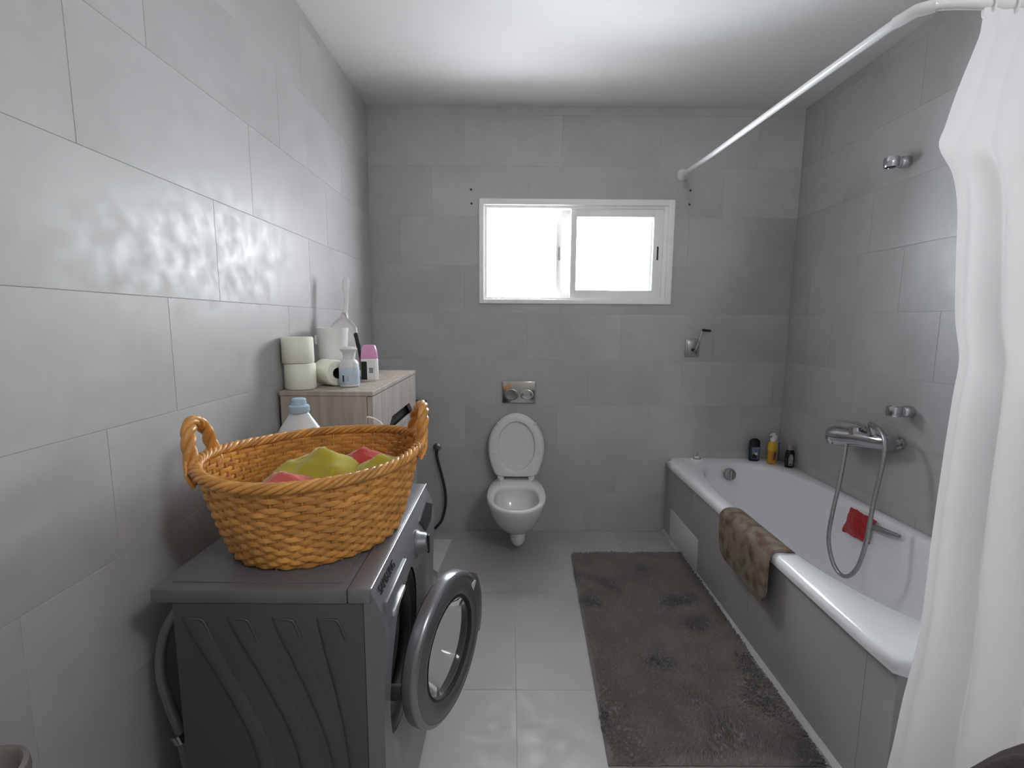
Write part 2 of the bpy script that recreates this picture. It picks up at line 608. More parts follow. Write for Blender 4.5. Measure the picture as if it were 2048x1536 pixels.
BK = 0.0010                  # the grout lies just behind the tile faces
floor = struct(MB().box(XL - .2, XR + .2, YF - .2, YB + .2, -0.12, -BK), 'floor', M['grout'], 'grey stone-look tiled bathroom floor', 'floor')
ceiling = struct(MB().box(XL - .2, XR + .2, YF - .2, YB + WALL_T, H, H + 0.12), 'ceiling', M['ceiling'], 'plain white painted ceiling', 'ceiling')
wall_left = struct(MB().box(XL - .15, XL - BK, YF, YB + .1, -.1, H), 'wall_left', M['grout'], 'grey tiled wall behind the washing machine', 'wall')
wall_right = struct(MB().box(XR + BK, XR + .15, YF, YB + .1, -.1, H), 'wall_right', M['grout'], 'grey tiled wall along the bathtub with mixer tap', 'wall')
HX0, HX1, HZ0, HZ1 = WX0 + 0.02, WX1 - 0.02, WZ0 + 0.02, WZ1 - 0.02
wb = MB()
Y0, Y1 = YB + BK, YB + WALL_T
wb.box(XL - .15, HX0, Y0, Y1, -.1, H).box(HX1, XR + .15, Y0, Y1, -.1, H).box(HX0, HX1, Y0, Y1, -.1, HZ0).box(HX0, HX1, Y0, Y1, HZ1, H)
wall_back = struct(wb, 'wall_back', M['grout'], 'grey tiled wall with the window and toilet', 'wall')
# wall behind the photographer with a doorway shut by the added door
wf = MB()
wf.box(XL - .15, -0.35, YF - .12, YF, -.1, H).box(0.50, XR + .15, YF - .12, YF, -.1, H).box(-0.35, 0.50, YF - .12, YF, 2.05, H)
wall_front = struct(wf, 'wall_front', M['front_wall'], 'white painted wall with doorway', 'wall')

dr1 = MB().box(-0.345, 0.495, YF - .06, YF - .02, 0.004, 2.045, .003)  # unseen door slab, added to block sky light from behind the camera
added_door = tag(dr1.build('added_door', M['front_wall']), 'unseen door added to keep daylight out of the doorway', 'door', kind='structure')
MB().tube([(0.43, YF - .02, 1.02), (0.43, YF + .035, 1.02), (0.42, YF + .045, 1.02), (0.31, YF + .045, 1.02)], .009, 12).build('door_handle', M['dull_chrome'], added_door, 60)

rows_z = [-0.028 + 0.28 * k for k in range(0, 11)]


def wall_rows(first_off, step, L):
    rr = []
    for k in range(10):
        z0, z1 = max(rows_z[k], 0.0), min(rows_z[k + 1], H)
        if z1 - z0 > 0.02:
            rr.append((z0, z1, first_off + step * k))
    return rr


# left wall joints read from the photograph: row from 1.652 at y=.964, 1.372 at 1.382, 1.092 at 1.162, .812 at .947
tiles(wall_left, 0, XL, 1, (YF, YB), wall_rows(0.964 - 6 * 0.21, 0.21, 0.63), 0.63, 0, M['wall_tile'])
tiles(wall_right, 0, XR, -1, (YF, YB), wall_rows(0.40, 0.21, 0.63), 0.63, 0, M['wall_tile'])
tiles(wall_back, 1, YB, -1, (XL, XR), wall_rows(-0.277 - 8 * 0.189, 0.189, 0.566), 0.566, 0, M['wall_tile'],
      hole=(HX0, HX1, HZ0, HZ1))
frows = [(y0, min(y0 + 0.63, YB), 0.027) for y0 in (-1.59, -0.96, -0.33, 0.30, 0.93, 1.56, 2.19)]
frows = [(max(a, YF), b_, c) for a, b_, c in frows] + [(2.82, YB, 0.027)]
# floor joints: the rows run along Y
tiles(floor, 2, 0.0, 1, (XL, XR), frows, 0.63, 0, M['floor_tile'])

# four drilled holes beside the window
for (x, z) in ((-0.238, 2.082), (-0.236, 2.004), (1.040, 2.086), (1.038, 2.008)):
    mb = MB().lathe([(0.0045, -0.001), (0.0065, 0.0), (0.004, 0.0012), (0.001, 0.0004)], 10, (x, YB, z), axis=(0, -1, 0))
    mb.build('drilled_hole', M['dark'], wall_back)

# ------------------------------------------------------------------ ceiling lamp near the door
LMP = (0.95, -0.40, 2.36)
lamp = thing('ceiling_lamp', (LMP[0], LMP[1], H), 'white glass globe lamp hanging from the ceiling near door', 'lamp')
MB().lathe([(.004, -.030), (.05, -.030), (.055, -.02), (.055, 0.0)], 28, (LMP[0], LMP[1], H - .0005)).build('canopy', M['frame'], lamp, 40)
MB().tube([(LMP[0], LMP[1], H - .03), (LMP[0], LMP[1], LMP[2] + .12)], .012, 12).build('stem', M['frame'], lamp, 40)
ld_ = bpy.data.lights.new('globe_light', 'POINT')
ld_.energy = 27.0
ld_.color = (0.985, 0.99, 1.0)
ld_.shadow_soft_size = 0.12
lo_ = bpy.data.objects.new('globe_light', ld_)
COL.objects.link(lo_)
lo_.parent = lamp
lo_.location = (0, 0, LMP[2] - H)

# ------------------------------------------------------------------ window
win = thing('window_1', (0.38, YB, WZ0), 'white aluminium sliding window with left half slid open', 'window')
tag(win, kind='structure')
fr = MB()
FY0, FY1 = YB - 0.012, YB + 0.095


def rect_frame(mb, x0, x1, z0, z1, l, r, b_, t, y0, y1, bev=0.003):
    mb.box(x0, x0 + l, y0, y1, z0, z1, bev)
    mb.box(x1 - r, x1, y0, y1, z0, z1, bev)
    mb.box(x0 + l - .004, x1 - r + .004, y0, y1, z0, z0 + b_, bev)
    mb.box(x0 + l - .004, x1 - r + .004, y0, y1, z1 - t, z1, bev)
    return mb


rect_frame(fr, WX0, WX1, WZ0, WZ1, 0.030, 0.036, 0.026, 0.034, FY0, YB + 0.02)
rect_frame(fr, WX0 + .018, WX1 - .018, WZ0 + .014, WZ1 - .016, 0.030, 0.040, 0.024, 0.034, YB + 0.002, FY1)
fr.build('window_frame', M['frame'], win, 40)
# front sash (right half) and the opened sash slid behind it
for (x0, x1, y0, nm) in ((0.350, 0.896, YB + 0.012, 'front'), (0.268, 0.892, YB + 0.052, 'rear')):
    sb = MB()
    rect_frame(sb, x0, x1, WZ0 + .034, WZ1 - .046, 0.036, 0.056, 0.050, 0.048, y0, y0 + 0.030, 0.004)
    sash = sb.build('sash', M['frame'], win, 40)
    MB().box(x0 + .03, x1 - .05, y0 + .012, y0 + .018, WZ0 + .08, WZ1 - .09).build('pane', M['pane'], sash)
    hx = x1 - 0.028 if nm == 'front' else x0 + 0.019
    hb = MB().box(hx - .0055, hx + .0055, y0 - .003, y0 + .004, 1.690, 1.770, 0.0035)
    hb.build('handle', M['darkgrey'] if nm == 'front' else M['steel'], sash, 40)

# roller shutter crank in its wall plate
cr_ = thing('shutter_crank', (1.10, YB, 1.117), 'grey shutter crank plate with steel lever and black knob on back wall', 'crank')
MB().box(1.056, 1.143, YB - .008, YB + .001, 1.117, 1.224, 0.003).build('plate', M['steel'], cr_, 40)
MB().box(1.068, 1.131, YB - .0105, YB - .006, 1.132, 1.212, 0.002).build('inner_plate', M['dull_chrome'], cr_, 40)
MB().tube([(1.100, YB - .004, 1.160), (1.102, YB - .03, 1.160)], 0.010, 14).build('spindle', M['darkgrey'], cr_, 40)
MB().tube([(1.104, YB - .03, 1.155), (1.112, YB - .038, 1.168), (1.140, YB - .045, 1.275)], 0.0045, 10).build('lever', M['chrome'], cr_, 60)
MB().tube([(1.136, YB - .045, 1.280), (1.145, YB - .047, 1.279), (1.185, YB - .05, 1.275), (1.187, YB - .05, 1.275)], [0.006, 0.0078, 0.0078, 0.005], 12).build('knob', M['dark'], cr_, 40)

# ------------------------------------------------------------------ bathtub and its tiled apron
TX0, TX1, TY0, TY1, TZ = 0.968, XR, 1.072, YB, 0.482
AX = 0.988                    # apron face
apron = struct(MB().box(AX + BK, AX + .06, TY0 + .025 + BK, YB, 0, TZ - .035).box(AX + BK, XR, TY0 + .025 + BK, TY0 + .085, 0, TZ - .035),
               'wall_bath_apron', M['grout'], 'low grey tiled wall boxing in the bathtub', 'wall')
tiles(apron, 0, AX, -1, (TY0 + .025, YB), [(0.0, TZ - .035, 1.20)], 0.63, 0, M['apron_tile'])
tiles(apron, 1, TY0 + .025, -1, (AX, XR), [(0.0, TZ - .035, AX)], 0.63, 0, M['apron_tile'])
bb = MB()
pth = [(AX - .006 + .0035 * math.sin(k * 1.7) * (k % 3 == 0), TY0 + .02 + (YB - TY0 - .02) * k / 40) for k in range(41)]
bb.loft([[(x - .012, y, 0.0), (x - .012, y, .004), (x + .004, y, 0.018), (x + .012, y, .018), (x + .012, y, 0)] for x, y in pth], True, True, True)
tag(bb.build('baseboard_bath', M['silicone'], None, 40), 'white sealing strip along the foot of the bath apron', 'trim', kind='structure')

ap = thing('access_panel', (AX, 2.56, 0.03), 'small white access panel set in the bath apron near back wall', 'panel')
MB().box(AX - .006, AX + .0005, 2.352, 2.775, 0.022, 0.194, 0.002).build('cover', M['panel_white'], ap, 40)

tub = thing('bathtub', (1.32, 1.98, 0.0), 'white enamel built-in bathtub along right wall', 'bathtub')
NA = 144
tcx, tcy = 1.335, 1.97


def ray_rrect(a, x0, x1, y0, y1, r):
    """point of a rounded rectangle in direction a from (tcx,tcy), found by marching"""
    dx, dy = math.cos(a), math.sin(a)
    lo, hi = 0.0, 3.0
    cx, cy, hx, hy = (x0 + x1) / 2, (y0 + y1) / 2, (x1 - x0) / 2 - r, (y1 - y0) / 2 - r
    for _ in range(40):
        t = (lo + hi) / 2
        qx, qy = abs(tcx + dx * t - cx) - hx, abs(tcy + dy * t - cy) - hy
        d = math.hypot(max(qx, 0), max(qy, 0)) + min(max(qx, qy), 0) - r
        if d > 0: hi = t
        else: lo = t
    return tcx + dx * lo, tcy + dy * lo


def basin_pt(a, s, dz):
    """opening outline shrunk by s (0 rim .. 1 centre)"""
    x0, x1, y0, y1 = 1.036, 1.632, 1.165, 2.800
    cx, cy = (x0 + x1) / 2, (y0 + y1) / 2
    dx, dy = math.cos(a), math.sin(a)
    e = 3.0 if dy > 0 else 2.45
    lo, hi = 0.0, 3.0
    hx, hy = (x1 - x0) / 2 - s, (y1 - y0) / 2 - s * 1.25
    ox, oy = tcx - cx, tcy - cy
    for _ in range(40):
        t = (lo + hi) / 2
        v = abs((ox + dx * t) / hx) ** e + abs((oy + dy * t) / hy) ** e
        if v > 1: hi = t
        else: lo = t
    return (tcx + dx * lo, tcy + dy * lo, dz)


angs = [2 * PI * j / NA for j in range(NA)]
# put samples on the outer corners so that the rim keeps its shape
rings = []
for (ins, z, r) in ((0.012, TZ - .042, .03), (0.002, TZ - .040, .04), (0.0, TZ - .024, .045), (0.004, TZ - .008, .045), (0.014, TZ, .045), (0.026, TZ + .001, .045)):
    rings.append([(*ray_rrect(a, TX0 + ins, TX1 - .001 - (ins if ins > .01 else 0) * .2, TY0 + ins, TY1 - .001, r), z) for a in angs])
for (s, z) in ((0.0, TZ), (0.006, TZ - .004), (0.014, TZ - .016), (0.020, TZ - .05), (0.034, TZ - .14), (0.052, TZ - .25), (0.075, TZ - .325), (0.105, TZ - .365), (0.15, TZ - .385), (0.24, TZ - .392)):
    rings.append([basin_pt(a, s, z) for a in angs])
tb = MB().loft(rings, True, False, True)
tb.build('basin', M['enamel'], tub, 50)
of = MB().lathe([(0.004, -0.010), (0.034, -0.010), (0.036, 0.0), (0.033, 0.008), (0.022, 0.011), (0.004, 0.011)], 28, (1.315, 2.742, 0.425), axis=(0, -1, 0.22))
ofo = of.build('overflow', M['dull_chrome'], tub, 40)
MB().box(1.3115, 1.3185, 2.724, 2.732, 0.398, 0.452, 0.002).build('overflow_grip', M['chrome'], ofo, 40)
pk = thing('drain_plug', (1.150, 2.838, TZ), 'small white drain plug with pin standing on the back rim of bathtub', 'plug')
MB().lathe([(0.003, 0.0), (0.034, 0.0), (0.036, 0.004), (0.031, 0.010), (0.018, 0.013), (0.010, 0.024), (0.002, 0.027)], 28, (1.150, 2.838, TZ + .001)).build('disc', M['white_plastic'], pk, 40)
MB().lathe([(0.021, 0.0), (0.0245, 0.003), (0.021, 0.006)], 24, (1.150, 2.838, TZ + .0105), cap=False).build('seal_ring', M['darkgrey'], pk, 60)
MB().tube([(1.150, 2.838, TZ + .026), (1.1515, 2.838, TZ + .056)], [0.0035, 0.0018], 8).build('pin', M['chrome'], pk, 60)

# bath mat draped over the rim
bm_pts = []
prof = spline([(0.955, 0, 0.285), (0.953, 0, 0.36), (0.953, 0, 0.44), (0.960, 0, 0.478), (0.985, 0, 0.492), (1.02, 0, 0.490), (1.052, 0, 0.474), (1.064, 0, 0.425), (1.070, 0, 0.375)], 5)
NP = len(prof)
for i, q in enumerate(prof):
    row = []
    for j in range(25):
        t = j / 24
        y = 1.642 + 0.412 * t
        # rounded lower corners of the hanging end
        drop = max(0.0, 1 - i / 14)
        edge = min(t, 1 - t)
        rr = 0.13
        if edge < rr:
            lift = 0.055 * (1 - math.sqrt(max(0.0, 1 - ((rr - edge) / rr) ** 2)))
        else:
            lift = 0
        z = q.z + lift * drop + 0.030 * (t - .35) * drop
        x = q.x - (0.006 * math.sin(t * 9 + 1) + 0.008 * math.sin(t * PI)) * drop
        row.append((x, y + (0.012 * (1 - drop) * (0.5 - t)), z))
    bm_pts.append(row)
mato = MB().sheet(bm_pts, 0.011).build('bath_mat', M['mat'], None, 60, origin=(1.0, 1.85, 0.49))
tag(mato, 'brown patterned bath mat draped over the rim of the bathtub', 'bath mat')


# bottles on the far corner of the tub rim
def bottle_root(name, loc, label, group='toiletries on the bathtub corner'):
    return thing(name, loc, label, 'bottle', group)


RZ = TZ + .002
b1 = bottle_root('shower_gel', (1.500, 2.838, RZ), 'dark navy shower gel bottle on the back rim of bathtub')
x, y, z = b1.location
MB().lathe([(0.026, 0), (0.031, .004), (0.032, .03), (0.033, .07), (0.0325, .092), (0.030, .096)], 28, (x, y, z), 1.0, .55, power=2.6).build('body', M['navy'], b1, 40)
MB().lathe([(0.030, .096), (0.0315, .100), (0.031, .118), (0.026, .130), (0.015, .137), (0.004, .139)], 28, (x, y, z), 1.0, .56, power=2.6).build('cap', M['dark'], b1, 40)
lb = MB().prism([(x - .024, y - .0192, z + .014), (x + .018, y - .0192, z + .014), (x + .022, y - .0192, z + .088), (x - .024, y - .0192, z + .088)], (0, -.001, 0)).build('label', M['steelblue'], b1)
MB().prism([(x - .008, y - .0203, z + .062), (x - .001, y - .0203, z + .048), (x + .007, y - .0203, z + .058), (x + .012, y - .0203, z + .044), (x + .003, y - .0203, z + .036), (x - .006, y - .0203, z + .046)], (0, -.0006, 0)).build('emblem', M['sticker'], lb)
MB().prism([(x - .022, y - .0203, z + .018), (x + .008, y - .0203, z + .018), (x + .008, y - .0203, z + .042), (x - .022, y - .0203, z + .046)], (0, -.0004, 0)).build('dark_field', M['print'], lb)

b2 = bottle_root('soap_pump', (1.572, 2.770, RZ), 'amber and yellow liquid soap bottle with white pump on bathtub corner')
x, y, z = b2.location
MB().lathe([(0.020, 0), (0.0255, .004), (0.026, .03), (0.0255, .105), (0.024, .12)], 26, (x, y, z), 1.0, .8).build('body', M['amber'], b2, 40)
MB().lathe([(0.0262, .082), (0.0266, .084), (0.0262, .115), (0.023, .130), (0.014, .140)], 26, (x, y, z), 1.0, .8).build('shoulder', M['yellow_plastic'], b2, 40)
MB().prism([(x - .006, y - .0220, z + .030), (x + .008, y - .0220, z + .030), (x + .011, y - .0220, z + .074), (x + .002, y - .0220, z + .082)], (0, -.0008, 0)).build('label', M['stain'], b2)
pu = MB().lathe([(0.014, .139), (0.015, .142), (0.015, .156), (0.006, .160), (0.005, .176)], 18, (x, y, z)).build('pump_collar', M['white_plastic'], b2, 40)
MB().tube([(x + .010, y, z + .180), (x + .004, y, z + .183), (x - .012, y - .006, z + .182), (x - .024, y - .010, z + .176)], [0.006, 0.0075, 0.0055, 0.004], 12).build('pump_nozzle', M['white_plastic'], pu, 50)

b3 = bottle_root('conditioner_bottle', (1.612, 2.822, RZ), 'pale grey slim bottle with slate blue side behind the amber soap')
x, y, z = b3.location
MB().lathe([(0.020, 0), (0.024, .004), (0.0245, .10), (0.021, .128), (0.012, .140)], 24, (x, y, z), 1.0, .7, power=2.5).build('body', M['lilac'], b3, 40)
MB().lathe([(0.012, .139), (0.013, .142), (0.0125, .160), (0.008, .163)], 18, (x, y, z)).build('cap', M['white_plastic'], b3, 40)
MB().box(x + .0185, x + .0265, y - .013, y + .013, z + .004, z + .118, .003).build('side_stripe', M['slate'], b3, 40)

b4 = bottle_root('shampoo_bottle', (1.638, 2.700, RZ), 'black shampoo bottle with silvery cap against right wall on bathtub rim')
x, y, z = b4.location
MB().lathe([(0.021, 0), (0.0265, .004), (0.0275, .04), (0.0265, .085), (0.021, .102), (0.014, .106)], 28, (x, y, z), 1.0, .72).build('body', M['black_gloss'], b4, 40)
MB().lathe([(0.013, .105), (0.0165, .107), (0.017, .128), (0.014, .134), (0.004, .135)], 22, (x, y, z)).build('cap', M['gold_cap'], b4, 40)
lb = MB().prism([(x - .016, y - .0196, z + .016), (x + .006, y - .0200, z + .016), (x + .009, y - .0200, z + .06), (x + .003, y - .0196, z + .082), (x - .010, y - .0192, z + .082), (x - .018, y - .0180, z + .06)], (0, -.0012, 0)).build('label', M['grey_label'], b4)
MB().prism([(x - .013, y - .0212, z + .022), (x + .003, y - .0215, z + .022), (x + .003, y - .0215, z + .028), (x - .013, y - .0212, z + .028)], (0, -.0005, 0)).build('print_line', M['print'], lb)

# mixer tap with hand-shower hose
mx = thing('bath_mixer', (1.60, 2.13, 0.76), 'chrome bath mixer tap with hanging shower hose on right wall', 'tap')
ax_ = spline([(1.560, 2.285, .776), (1.578, 2.245, .786), (1.600, 2.14, .800), (1.618, 2.02, .812), (1.626, 1.968, .816)], 6)
MB().tube(ax_, [0.016 + 0.032 * min(1, (i / 6) ** .6) if i < 7 else 0.048 - 0.018 * (i - 7) / (len(ax_) - 7) for i in range(len(ax_))], 24).build('body', M['chrome'], mx, 60)
for (yy, zz) in ((1.985, .816), (2.19, .800)):
    fl = MB().lathe([(0.004, -.030), (0.016, -.030), (0.018, -.016), (0.027, -.012), (0.029, -.004), (0.028, 0.0)], 26, (XR - .001, yy, zz), axis=(1, 0, 0))
    fl.build('wall_flange', M['chrome'], mx, 40)
    MB().tube([(1.61, yy, zz), (XR - .025, yy, zz)], 0.016, 16).build('union', M['chrome'], mx, 60)
MB().tube([(1.596, 2.135, .815), (1.590, 2.138, .852)], [0.036, 0.028], 24).build('cartridge_housing', M['chrome'], mx, 50)
lv = MB()
lvp = spline([(1.600, 2.075, .862), (1.590, 2.13, .868), (1.575, 2.19, .866), (1.555, 2.25, .858)], 6)
lv.tube(lvp, 0, 12, flat=None) if False else lv.loft([[c + Vector((0.018 * math.cos(a) * (1 - .55 * i / (len(lvp) - 1)), 0, 0.0045 * math.sin(a))) for a in [2 * PI * k / 14 for k in range(14)]] for i, c in enumerate(lvp)], True, True, True)
lv.build('lever', M['chrome'], mx, 60)
MB().tube([(1.572, 2.235, .782), (1.548, 2.238, .770), (1.545, 2.236, .748)], [0.017, 0.016, 0.013], 16).build('spout', M['chrome'], mx, 60)
MB().tube([(1.600, 2.045, .838), (1.590, 2.055, .875)], [0.020, 0.017], 18).build('handset_rest', M['chrome'], mx, 50)
hp = [(1.575, 2.165, 0.775), (1.531, 2.124, 0.602), (1.484, 2.088, 0.448), (1.463, 2.065, 0.337), (1.452, 2.000, 0.251), (1.452, 1.927, 0.237), (1.457, 1.869, 0.310), (1.476, 1.861, 0.435), (1.515, 1.894, 0.595), (1.546, 1.909, 0.741), (1.562, 1.928, 0.831), (1.575, 1.975, 0.872), (1.585, 2.030, 0.880)]
MB().tube(spline(hp, 10), 0.0085, 12).build('hose', M['hose_steel'], mx, 80)
MB().tube([(1.578, 1.99, .8765), (1.585, 2.03, .880), (1.591, 2.052, .882)], [0.009, 0.012, 0.013], 14).build('hose_nut', M['chrome'], mx, 60)

# two chrome brackets left over from a shower rail
for (yy, zz, lab) in ((2.112, 2.002, 'small chrome wall bracket high on right wall above the mixer tap'), (1.955, 0.958, 'small chrome wall bracket just above the mixer tap')):
    br = thing('rail_bracket', (XR, yy, zz), lab, 'bracket', 'chrome rail brackets')
    MB().lathe([(0.003, 0.0), (0.024, 0.0), (0.025, .006), (0.024, .030), (0.019, .036), (0.003, .037)], 26, (XR - .0005, yy, zz), axis=(-1, 0, 0)).build('rosette', M['chrome'], br, 40)
    ring = MB().lathe([(.0215, -.020), (.027, -.020), (.029, -.012), (.029, .012), (.027, .020), (.0215, .020), (.0205, .012), (.0205, -.012), (.0215, -.020)], 28, (XR - .066, yy + .006, zz), cap=False)
    ring.build('clamp_ring', M['chrome'], br, 50)
    MB().lathe([(.0205, 0), (.0205, .008), (.004, .010)], 24, (XR - .066, yy + .006, zz - .005), cap=True).build('ring_insert', M['darkgrey'], br, 50)
    MB().tube([(XR - .024, yy, zz), (XR - .050, yy + .003, zz)], [0.021, 0.019], 18).build('stem', M['chrome'], br, 60)

# squeegee wrapped in a red cloth, lying on the flank of the tub
sq = thing('squeegee', (1.585, 1.95, 0.40), 'grey squeegee handle sticking out of the red cloth on bathtub flank', 'squeegee')
MB().tube(spline([(1.604, 2.00, .432), (1.596, 1.965, .441), (1.594, 1.91, .450), (1.598, 1.845, .460)], 4), [0.010, 0.012, 0.013, 0.013, 0.013, 0.013, 0.012, 0.012, 0.011, 0.010, 0.009, 0.008, 0.006], 12).build('handle', M['hose_grey'], sq, 60)
rows = []
NR = 18
for i in range(NR):
    row = []
    for j in range(NR):
        u, v = i / (NR - 1), j / (NR - 1)
        # corners of the cloth on the flank: (y, z)
        yy = (2.128 * (1 - u) + 1.975 * u) * (1 - v) + (2.148 * (1 - u) + 1.985 * u) * v + .02 * math.sin(3 * v) * u
        zz = (.468 * (1 - u) + .468 * u) * (1 - v) + (.345 * (1 - u) + .358 * u) * v
        xx = 1.603 - (zz < .41) * 0 - .055 * (.47 - zz) / .13 * .35 - .016 * math.sin(PI * min(1, u * 1.1)) * math.sin(PI * v) - .006 * noise.noise((u * 6, v * 6, 3.1))
        row.append((xx, yy + .006 * noise.noise((u * 5, v * 5, 8.2)), zz + .006 * noise.noise((u * 5, v * 5, 1.2))))
    rows.append(row)
rc = MB().sheet(rows, 0.008).build('red_cloth', M['red_cloth'], None, 60, origin=(1.58, 2.06, .41))
tag(rc, 'deep red cloth lying on the inner flank of the bathtub', 'cloth')

# ------------------------------------------------------------------ shower rod and curtain
rod = thing('shower_rod', (0.99, YB, 2.172), 'white L-shaped shower curtain rod under the ceiling', 'curtain rod')
rp = [(0.989, YB - .004, 2.172), (1.0, 2.55, 2.160), (1.02, 2.0, 2.148), (1.035, 1.50, 2.134)]
rpath = spline(rp, 6) + [Vector(p_) for p_ in spline([(1.038, 1.43, 2.132), (1.046, 1.365, 2.131), (1.075, 1.330, 2.130), (1.13, 1.322, 2.130)], 5)] + [Vector((1.3, 1.322, 2.130)), Vector((XR - .002, 1.322, 2.130))]
MB().tube(rpath, 0.0125, 16).build('tube', M['rod'], rod, 80)
MB().lathe([(0.013, 0.030), (0.016, .022), (0.030, .012), (0.034, .004), (0.034, 0.0)], 26, (0.989, YB - .0005, 2.172), axis=(0.02, -1, -.03)).build('end_cap', M['rod'], rod, 40)
MB().lathe([(0.013, 0.030), (0.016, .022), (0.030, .012), (0.034, .004), (0.034, 0.0)], 26, (XR - .0005, 1.322, 2.130), axis=(-1, 0, 0)).build('end_cap', M['rod'], rod, 40)
MB().tube([(1.040, 1.405, 2.132), (1.052, 1.352, 2.131), (1.082, 1.328, 2.130)], 0.0155, 16).build('elbow', M['rod'], rod, 80)

cedge = [(1.201, 1.32, 2.124), (1.18, 1.3, 2.068), (1.157, 1.28, 2.023), (1.086, 1.24, 1.888), (1.032, 1.2, 1.791), (0.997, 1.17, 1.73), (1.028, 1.16, 1.666), (1.041, 1.15, 1.585), (1.034, 1.13, 1.469), (1.031, 1.11, 1.33), (1.033, 1.09, 1.239), (1.015, 1.075, 1.148), (0.996, 1.06, 0.962), (0.975, 1.04, 0.801), (0.937, 1.0, 0.616), (0.891, 0.97, 0.477), (0.848, 0.94, 0.336), (0.80, 0.925, 0.16), (0.785, .92, 0.06)]
ce = spline(cedge, 4)
cg = []
NC = 90
for i, q in enumerate(ce):
    t = i / (len(ce) - 1)
    row = []
    for j in range(NC):
        s = j / (NC - 1)
        xe = 1.60 - .10 * t
        x = q.x + (xe - q.x) * s
        y = q.y - .05 * s * t
        amp = (0.006 + 0.035 * min(1, t * 1.6)) * min(1.0, s * 9)
        ph = s * 34 + 1.4 * math.sin(t * 2.3) + .6
        y += -amp * (math.sin(ph) * .6 + .4 * math.sin(ph * .53 + 1.0 + t))
        y -= 0.02 * math.exp(-((s - .10) / .06) ** 2) * math.exp(-((t - .2) / .12) ** 2)
        x += 0.35 * amp * math.cos(ph) * min(1, s * 6)
        row.append((x, y, q.z + .008 * math.sin(ph * .5) * t))
    cg.append(row)
cur = thing('shower_curtain', (1.3, 1.15, 0.06), 'white shower curtain gathered at the near end of bathtub', 'curtain')
MB().sheet(cg, 0.0016).build('cloth', M['curtain'], cur, 80)
for k in range(7):
    xx = 1.215 + k * .058
    rg = MB().tube([(xx + .006 * math.cos(a) * .2, 1.322 + .019 * math.cos(a), 2.122 + .024 * math.sin(a)) for a in [2 * PI * i / 22 for i in range(22)]], 0.0026, 8, closed=True)
    rg.build('ring', M['white_plastic'], cur, 60)

# ------------------------------------------------------------------ toilet
TXC = 0.036
toi = thing('wall_hung_toilet', (TXC, YB, 0.1), 'white wall-hung toilet with raised lid and seat below window', 'toilet')


def egg(t, hw):
    """half-width along the lid, t from hinge 0 to tip 1"""
    T = [0, .03, .12, .27, .45, .62, .76, .87, .94, .985, 1.0]
    Wd = [.70, .735, .83, .955, 1.0, .955, .82, .62, .43, .215, 0.0]
    return hw * float(np.interp(t, T, Wd))


def egg_ring(hw, length, n=72):
    """closed outline (u across, v along)"""
    pts = []
    h = n // 2
    ts = [0.5 - 0.5 * math.cos(PI * k / h) for k in range(h + 1)]
    for t in ts:
        pts.append((egg(t, hw), t * length))
    for t in reversed(ts[:-1]):
        pts.append((-egg(t, hw), t * length))
    return pts


def smooth_ring(pts, it=6):
    P = [Vector((a, b_, 0)) for a, b_ in pts]
    n = len(P)
    for _ in range(it):
        P = [P[i] * .5 + (P[i - 1] + P[(i + 1) % n]) * .25 for i in range(n)]
    return [(p_.x, p_.y) for p_ in P]


HZ = 0.372                   # hinge height
lean = 0.11


def lid_pt(u, v, d):
    """u across, v up the lid, d towards the room"""
    return (TXC + u, YB - 0.085 + math.sin(lean) * v - d * math.cos(lean), HZ + .012 + math.cos(lean) * v - d * math.sin(lean) * .0)


lidL = 0.392
outer = smooth_ring(egg_ring(0.174, lidL))
c_v = lidL * .47


def shrink(ring, k, cv=c_v):
    return [(u * k, cv + (v - cv) * k) for u, v in ring]


ld = MB()
ld.loft([[lid_pt(u, v, d) for u, v in shrink(outer, k)] for k, d in ((.5, -.016), (.93, -.014), (.985, -.008), (1.0, 0.002), (.985, .006), (.94, .0075), (.4, .0075))], True, True, True)
ld.build('lid', M['seat'], toi, 50)
st = MB()
inn = [(0.112 * math.cos(a) , c_v + .006 + 0.148 * math.sin(a)) for a in [2 * PI * k / len(outer) - PI / 2 for k in range(len(outer))]]
# start index of the outer ring is at the hinge (v=0): same start for the hole
so = shrink(outer, .965)
st_r = [(so, .010), (shrink(outer, .975), .016), (shrink(outer, .955), .023), (shrink(outer, .92), .026), ]
hole_r = [([(u * 1.10, c_v + (v - c_v) * 1.10) for u, v in inn], .026), ([(u * 1.03, c_v + (v - c_v) * 1.03) for u, v in inn], .024), (inn, .018), (inn, .010)]


def resamp(ring, n):
    """order by angle about the seat centre so rings match up"""
    A = sorted([(math.atan2(v - c_v, u) % (2 * PI), math.hypot(u, v - c_v)) for u, v in ring])
    an = [a for a, _ in A]; rr = [r for _, r in A]
    an = [an[-1] - 2 * PI] + an + [an[0] + 2 * PI]; rr = [rr[-1]] + rr + [rr[0]]
    out = []
    for k in range(n):
        a = 2 * PI * k / n
        r = float(np.interp(a, an, rr))
        out.append((r * math.cos(a), c_v + r * math.sin(a)))
    return out


